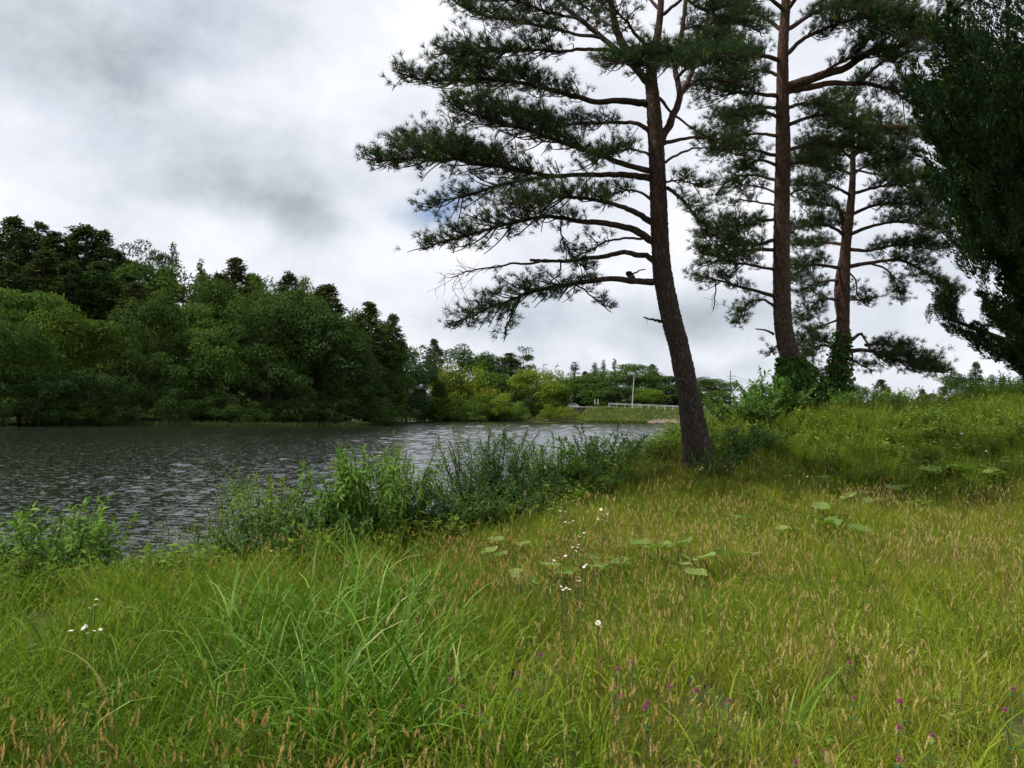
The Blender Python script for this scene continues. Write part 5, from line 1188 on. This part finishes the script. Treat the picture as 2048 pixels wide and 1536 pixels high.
while y_ < 24:
    x_ = -(.82 * y_ + 1.4)
    while x_ < .82 * y_ + 1.4: cells.append((x_ + .12 * rng.normal(), y_ + .12 * rng.normal())); x_ += .5
    y_ += .5
X, Y = np.array(cells).T; d = lake_distance(X, Y); k = (d > -.1) & (X < 17); X, Y, d = X[k], Y[k], d[k]
mo, lu, go_ = mound(X, Y), lush(X, Y), golden(X, Y); r1, r2 = rng.random(len(X)), rng.random(len(X))
kind = np.where(r1 < go_ * .55, 1, np.where(r1 < .25 + go_ * .70, 2, 0))
kind = np.where(r2 < lu * 1.25, 3, kind)
kind = np.where((d < 3.3) & (X < -1.2) & (r2 < .75), 3, kind)
kind = np.where((X < -.9) & (Y < 3.3) & (r2 < .75), 1, kind)
kind = np.where(r2 < mo * 1.05, 4, kind); kind = np.where((mo > .45) & (r1 < .20 * mo) , 5, kind)
kind = np.where((d < 2.3) & (X > -5.6), 5, kind); kind = np.where((d < 1.6), np.where(r1 < .6, 5, 3), kind)
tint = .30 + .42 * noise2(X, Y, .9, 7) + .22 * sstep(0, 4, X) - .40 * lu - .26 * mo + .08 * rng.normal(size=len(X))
for kk, nm, lab, cat, so in ((0, 'meadow_grass', 'short green and yellow grass covering the meadow', 'grass', fine_srcs), (1, 'golden_seed_grass', 'ripe golden grass thick with seed heads in the meadow', 'grass', gold_srcs),
        (2, 'seed_head_grass', 'green meadow grass with scattered straw seed heads', 'grass', some_srcs), (3, 'tall_meadow_grass', 'tall arching green grass of the left foreground and bank', 'grass', lush_srcs),
        (4, 'slope_grass', 'weedy dark grass on the shaded slope under the pines', 'grass', slope_srcs), (5, 'bank_undergrowth', 'leafy undergrowth covering the bank and the shaded mound', 'undergrowth', vine_srcs)):
    k = kind == kk; n_ = k.sum()
    field(nm, lab, cat, so, stand(X[k], Y[k]), .9 + .3 * rng.random(n_), np.clip(tint[k] + .04, 0, 1), rng, .06)

# sedge clumps with wide arching blades
rng = np.random.default_rng(500)
sedge_px = sorted([(640, 1490, .85), (800, 1500, .8), (560, 1400, .85), (735, 1340, .9), (860, 1300, .7), (650, 1270, .9), (745, 1215, .85), (480, 1320, .75), (900, 1420, .6), (420, 1430, .75), (330, 1270, .55), (700, 1430, .9), (610, 1340, .9), (800, 1400, .85), (690, 1180, .8), (820, 1230, .75), (540, 1250, .75), (760, 1290, .9), (580, 1500, .85), (720, 1530, .85), (500, 1480, .8), (860, 1510, .6),
                   (1560, 1480, .5), (90, 1330, .6), (250, 1420, .55), (1700, 1410, .4), (870, 1180, .5), (1520, 1110, .45), (1890, 1100, .4), (160, 1240, .55), (400, 1220, .6)])
for i, (px, py, L) in enumerate(sedge_px):
    c = hit(px, py, .05); n = 56 if L > .68 else 22; L *= .8 + .3 * rng.random()
    V, F, m_ = arc_blades(n, rng, L * .5, L * 1.2, .009, .021, .16 if L > .68 else .08, 1.8, 7, .4)
    side = 'green sedge clump with wide arching blades in the grass'
    o = empty('sedge_clump', (c[0], c[1], gz1(c[0], c[1]) - .02)); tag(o, side + ', ' + ordinal(i) + ' from the left', 'sedge', 'sedge clumps in the meadow')
    obj('blades', np_mesh('blades', V, F, np.repeat(np.where(rng.random(n) < .02, 1.0, .85 * rng.random(n)), m_)), M_SEDGE, o, kind='stuff')

# butterbur: round leaves, each a piece of its own
def round_leaf(seed):
    rng = np.random.default_rng(seed); n = 18; V = [(0, 0, -.10)]
    for i in range(n + 1):
        a = math.radians(14) + (2 * math.pi - math.radians(28)) * i / n; r = .5 * (1 + .07 * math.cos(5 * a + seed) + .04 * rng.normal()) * (1 - .10 * math.cos(a + math.pi))
        V.append((r * math.sin(a), -r * math.cos(a) + 0, .05 * math.sin(3 * a + seed) + .04))
    for i in range(n + 1): V.append((V[1 + i][0] * .55, V[1 + i][1] * .55, -.02 + .012 * rng.normal()))
    F = [(0, n + 2 + i, n + 3 + i) for i in range(n)]
    for i in range(n): F += [(n + 2 + i, 1 + i, 2 + i), (n + 2 + i, 2 + i, n + 3 + i)]
    return np_mesh('leaf', np.array(V, float), np.array(F), np.full(len(V), rng.random()), smooth=True)
M_BUTTER = leaf_mat('butterbur_leaf', [(0, (.12, .20, .040)), (1, (.21, .285, .070))], trans=.3, rough=.6, spec=.15)
ROUND = [round_leaf(s) for s in range(5)]
V, F = tube(np.array([(0, 0, 0), (0, .02, .5), (0, 0, 1)]), [.008, .007, .006], 5); STALK = np_mesh('leaf_stalk', V, F)
bb = [(1105, 1128, .30, 4), (1060, 1150, .22, 3), (1145, 1140, .24, 3), (1235, 1122, .24, 3), (1355, 1092, .28, 4), (1440, 1112, .28, 4), (1388, 1136, .22, 2), (1718, 1052, .36, 3), (1640, 1018, .24, 3), (1650, 960, .30, 2),
      (1705, 988, .26, 3), (1800, 978, .30, 3), (1765, 1000, .24, 3), (1880, 942, .34, 3), (1935, 938, .36, 4), (1975, 945, .3, 3), (1560, 1052, .26, 3), (1040, 1085, .22, 3), (1465, 1040, .22, 2), (1830, 1010, .22, 2), (980, 1105, .2, 2)]
for i, (px, py, s_, n) in enumerate(sorted(bb)):
    s_ *= .85; c = hit(px, py, .27); o = empty('butterbur', (c[0], c[1], gz1(c[0], c[1]))); tag(o, 'pale round-leaved butterbur among the grass, ' + ordinal(i) + ' from the left', 'plant', 'butterbur plants in the meadow')
    for k in range(n):
        a = rng.random() * 6.283; r = (.16 * k ** .5 + .03) * (s_ / .28); h_ = .235 + .08 * rng.random()
        q = np.array([r * math.cos(a) * 1.4, r * math.sin(a), h_]); l = obj('leaf', ROUND[rng.integers(0, 5)], M_BUTTER, o, q); z = s_ * (1.0 if k == 0 else .6 + .35 * rng.random()); l.scale = (z, z, z); l.rotation_euler = (rng.normal() * .16 + .18, rng.normal() * .16, rng.random() * 6.28)
        s2 = obj('leaf_stalk', STALK, M_STEM, o, (q[0] * .4, q[1] * .4, -.02)); v = Vector((q[0] * .6, q[1] * .6, q[2] - .02)); s2.rotation_euler = v.to_track_quat('Z', 'Y').to_euler(); s2.scale = (1, 1, v.length)

# daisies
def disc_mesh():
    n = 16; V = [(0, 0, .006)]; F = []
    for i in range(n):
        a = 6.283 * i / n; da = .16; r0, r1 = .005, .015
        b0 = len(V); V += [(r0 * math.cos(a - da), r0 * math.sin(a - da), .003), (r0 * math.cos(a + da), r0 * math.sin(a + da), .003), (r1 * math.cos(a + da * .9), r1 * math.sin(a + da * .9), .001), (r1 * math.cos(a - da * .9), r1 * math.sin(a - da * .9), .0)]
        F += [(b0, b0 + 1, b0 + 2), (b0, b0 + 2, b0 + 3)]
    return np_mesh('petals', np.array(V), np.array(F))
PETALS = disc_mesh(); PETALS.materials.append(plain_mat('white_petals', (.78, .78, .74), .7, .04, 30))
n = 10; V = [(0, 0, .0075)] + [(.0055 * math.cos(6.283 * i / n), .0055 * math.sin(6.283 * i / n), .003) for i in range(n)]; YOLK = np_mesh('disc', np.array(V), np.array([(0, 1 + i, 1 + (i + 1) % n) for i in range(n)])); YOLK.materials.append(plain_mat('yellow_disc', (.62, .43, .05), .8, .1, 40))
def daisy(i, flowers, txt):
    ps = [hit(px, py, .42) for px, py in flowers]; dep = np.mean([p_[1] for p_ in ps]); ps = [P(px, py, dep + .12 * rng.normal()) for px, py in flowers]
    c = np.mean(ps, 0); c[2] = gz1(c[0], c[1]); o = empty('daisy_plant', c); tag(o, txt, 'flower', 'white daisies in the meadow')
    for p_ in ps:
        q = p_ - c; V, F = tube(smooth_line([(q[0] * .1, q[1] * .1, 0), (q[0] * .5, q[1] * .5, q[2] * .55), tuple(q)], 4), np.full(9, .0022), 4); obj('stem', np_mesh('stem', V, F), M_STEM, o)
        f = obj('petals', PETALS, None, o, q + np.array([0, 0, .001])); z = (.75 + .35 * rng.random()) * (dep / 6.5 if dep > 6.5 else 1.0) ** .5; f.scale = (z, z, z); f.rotation_euler = (rng.normal() * .35 + .2, rng.normal() * .3, rng.random() * 6); obj('disc', YOLK, None, f)
    V, F = scatter(LANCE_V, LANCE_F, frames(rng.standard_normal((7, 3)) + np.array([0, 0, .5]), np.tile([0, 0, 1.], (7, 1)) + .3 * rng.standard_normal((7, 3))), np.array([(c_ * .02, 0, .06 + .05 * c_) for c_ in range(7)]), np.array([(.018, .07, .07)] * 7))
    lv = obj('leaves', np_mesh('leaves', V, F, np.full(len(V), .5)), M_SHRUB, o); lv.color = (*G1, 1)
for i, (fl, txt) in enumerate((
    ([(1120, 1022), (1131, 1024)], 'two white daisies at the top left of the meadow daisy cluster'), ([(1138, 1046), (1146, 1043), (1130, 1044)], 'white daisies just below the top left pair in the meadow'),
    ([(1204, 1040), (1196, 1038), (1212, 1042), (1214, 1028), (1202, 1019)], 'loose group of white daisies at the right of the meadow cluster'), ([(1157, 1073), (1167, 1066), (1161, 1074)], 'small white daisies in the middle of the meadow cluster'),
    ([(1144, 1095), (1152, 1102), (1157, 1090), (1155, 1095)], 'tiny white daisies above the butterbur leaves'), ([(1108, 1121), (1115, 1116), (1130, 1112), (1144, 1115), (1101, 1122)], 'row of white daisies over the largest left butterbur'),
    ([(1172, 1130), (1168, 1134)], 'pair of white daisies right of the left butterbur'), ([(1122, 1173), (1131, 1177), (1138, 1179), (1125, 1180)], 'bunch of small white daisies lowest in the middle meadow'),
    ([(1158, 1155), (1157, 1162)], 'two small white daisies beside the lowest bunch'), ([(1196, 1246), (1200, 1253)], 'white daisies low in the meadow right of centre'),
    ([(184, 1214), (190, 1211), (178, 1217), (192, 1199)], 'white daisies in the left foreground grass, upper group'), ([(166, 1257), (172, 1252), (141, 1262), (174, 1268), (188, 1262), (201, 1259)], 'white daisies in the left foreground grass, lower group'),
    ([(1308, 941), (1311, 938)], 'white daisies just left of the leaning pine foot'), ([(1400, 939), (1404, 936)], 'white daisies right in front of the leaning pine foot'), ([(1518, 921), (1524, 924)], 'white daisies on the edge of the dark slope'),
    ([(1805, 894)], 'single white daisy on the shaded slope, left one'), ([(1876, 885), (1880, 880)], 'white daisies on the shaded slope, middle pair'), ([(1924, 867), (1928, 864), (1921, 868)], 'white daisies highest on the shaded slope'), ([(1972, 902)], 'single white daisy on the shaded slope, right one'),
    ([(1614, 953), (1580, 951)], 'white daisies left of the upper butterbur leaves'), ([(542, 1102)], 'single white daisy at the foot of the feathery shrub'))):
    daisy(i, fl, txt)
# red clover
M_CLOVER = leaf_mat('clover_petals', [(0, (.30, .055, .16)), (1, (.55, .20, .38))], trans=.25, rough=.7)
cr = np.random.default_rng(66); n = 70; dd = unit(cr.standard_normal((n, 3)) + np.array([0, 0, .4])); V, F = scatter(np.array([(-.5, 0, 0), (.5, 0, 0), (0, 1, 0)]), np.array([(0, 1, 2)]), frames(dd + np.array([0, 0, .5]), cr.standard_normal((n, 3))), dd * .006, np.tile([.005, .0115, .01], (n, 1)))
HEAD = np_mesh('flower_head', V, F, np.repeat(cr.random(n), 3)); HEAD.materials.append(M_CLOVER)
a = np.linspace(0, 6.283, 9)[:-1]; V = np.array([(0, .5, -.03)] + [(.32 * math.sin(t_), .5 + .5 * math.cos(t_), .05) for t_ in a]); LEAFLET = np_mesh('leaflet', V, np.array([(0, 1 + i, 1 + (i + 1) % 8) for i in range(8)]), np.full(9, .5)); LEAFLET.materials.append(leaf_mat('clover_leaflet', [(0, (.04, .10, .035)), (1, (.06, .14, .045))], trans=.25))
for i, (px, py) in enumerate(sorted([(900, 1360), (925, 1415), (960, 1428), (1080, 1310), (1038, 1345), (1036, 1378), (1236, 1338), (1264, 1325), (1228, 1376), (1340, 1373), (1394, 1382), (1458, 1402), (1242, 1392), (1290, 1415), (1700, 1325), (1708, 1396), (1800, 1403), (1798, 1455), (1865, 1472), (1650, 1503), (1592, 1525), (2026, 1378), (2010, 1420), (1295, 1405), (1800, 1520)])):
    c = hit(px, py, .31); b0 = np.array([c[0] + .02 * cr.normal(), c[1], gz1(c[0], c[1])]); o = empty('clover', b0); tag(o, 'pink clover flower in the foreground grass, ' + ordinal(i) + ' from the left', 'flower', 'pink clover in the grass'); q = c - b0
    V, F = tube(smooth_line([(0, 0, 0), (q[0] * .3, .01, q[2] * .5), tuple(q)], 4), np.full(9, .0017), 4); obj('stem', np_mesh('stem', V, F), M_STEM, o); h_ = obj('flower_head', HEAD, None, o, q); z = .75 + .4 * cr.random(); h_.scale = (z, z, z)
    for k in range(9):
        l = obj('leaflet', LEAFLET, None, o, (q[0] * (.3 + .2 * (k // 3)), 0, q[2] * (.45 + .22 * (k // 3)))); z = .022 + .01 * cr.random(); l.scale = (z, z, z); l.rotation_euler = (.2, .1 * cr.normal(), 2.1 * k + cr.random() * .4)
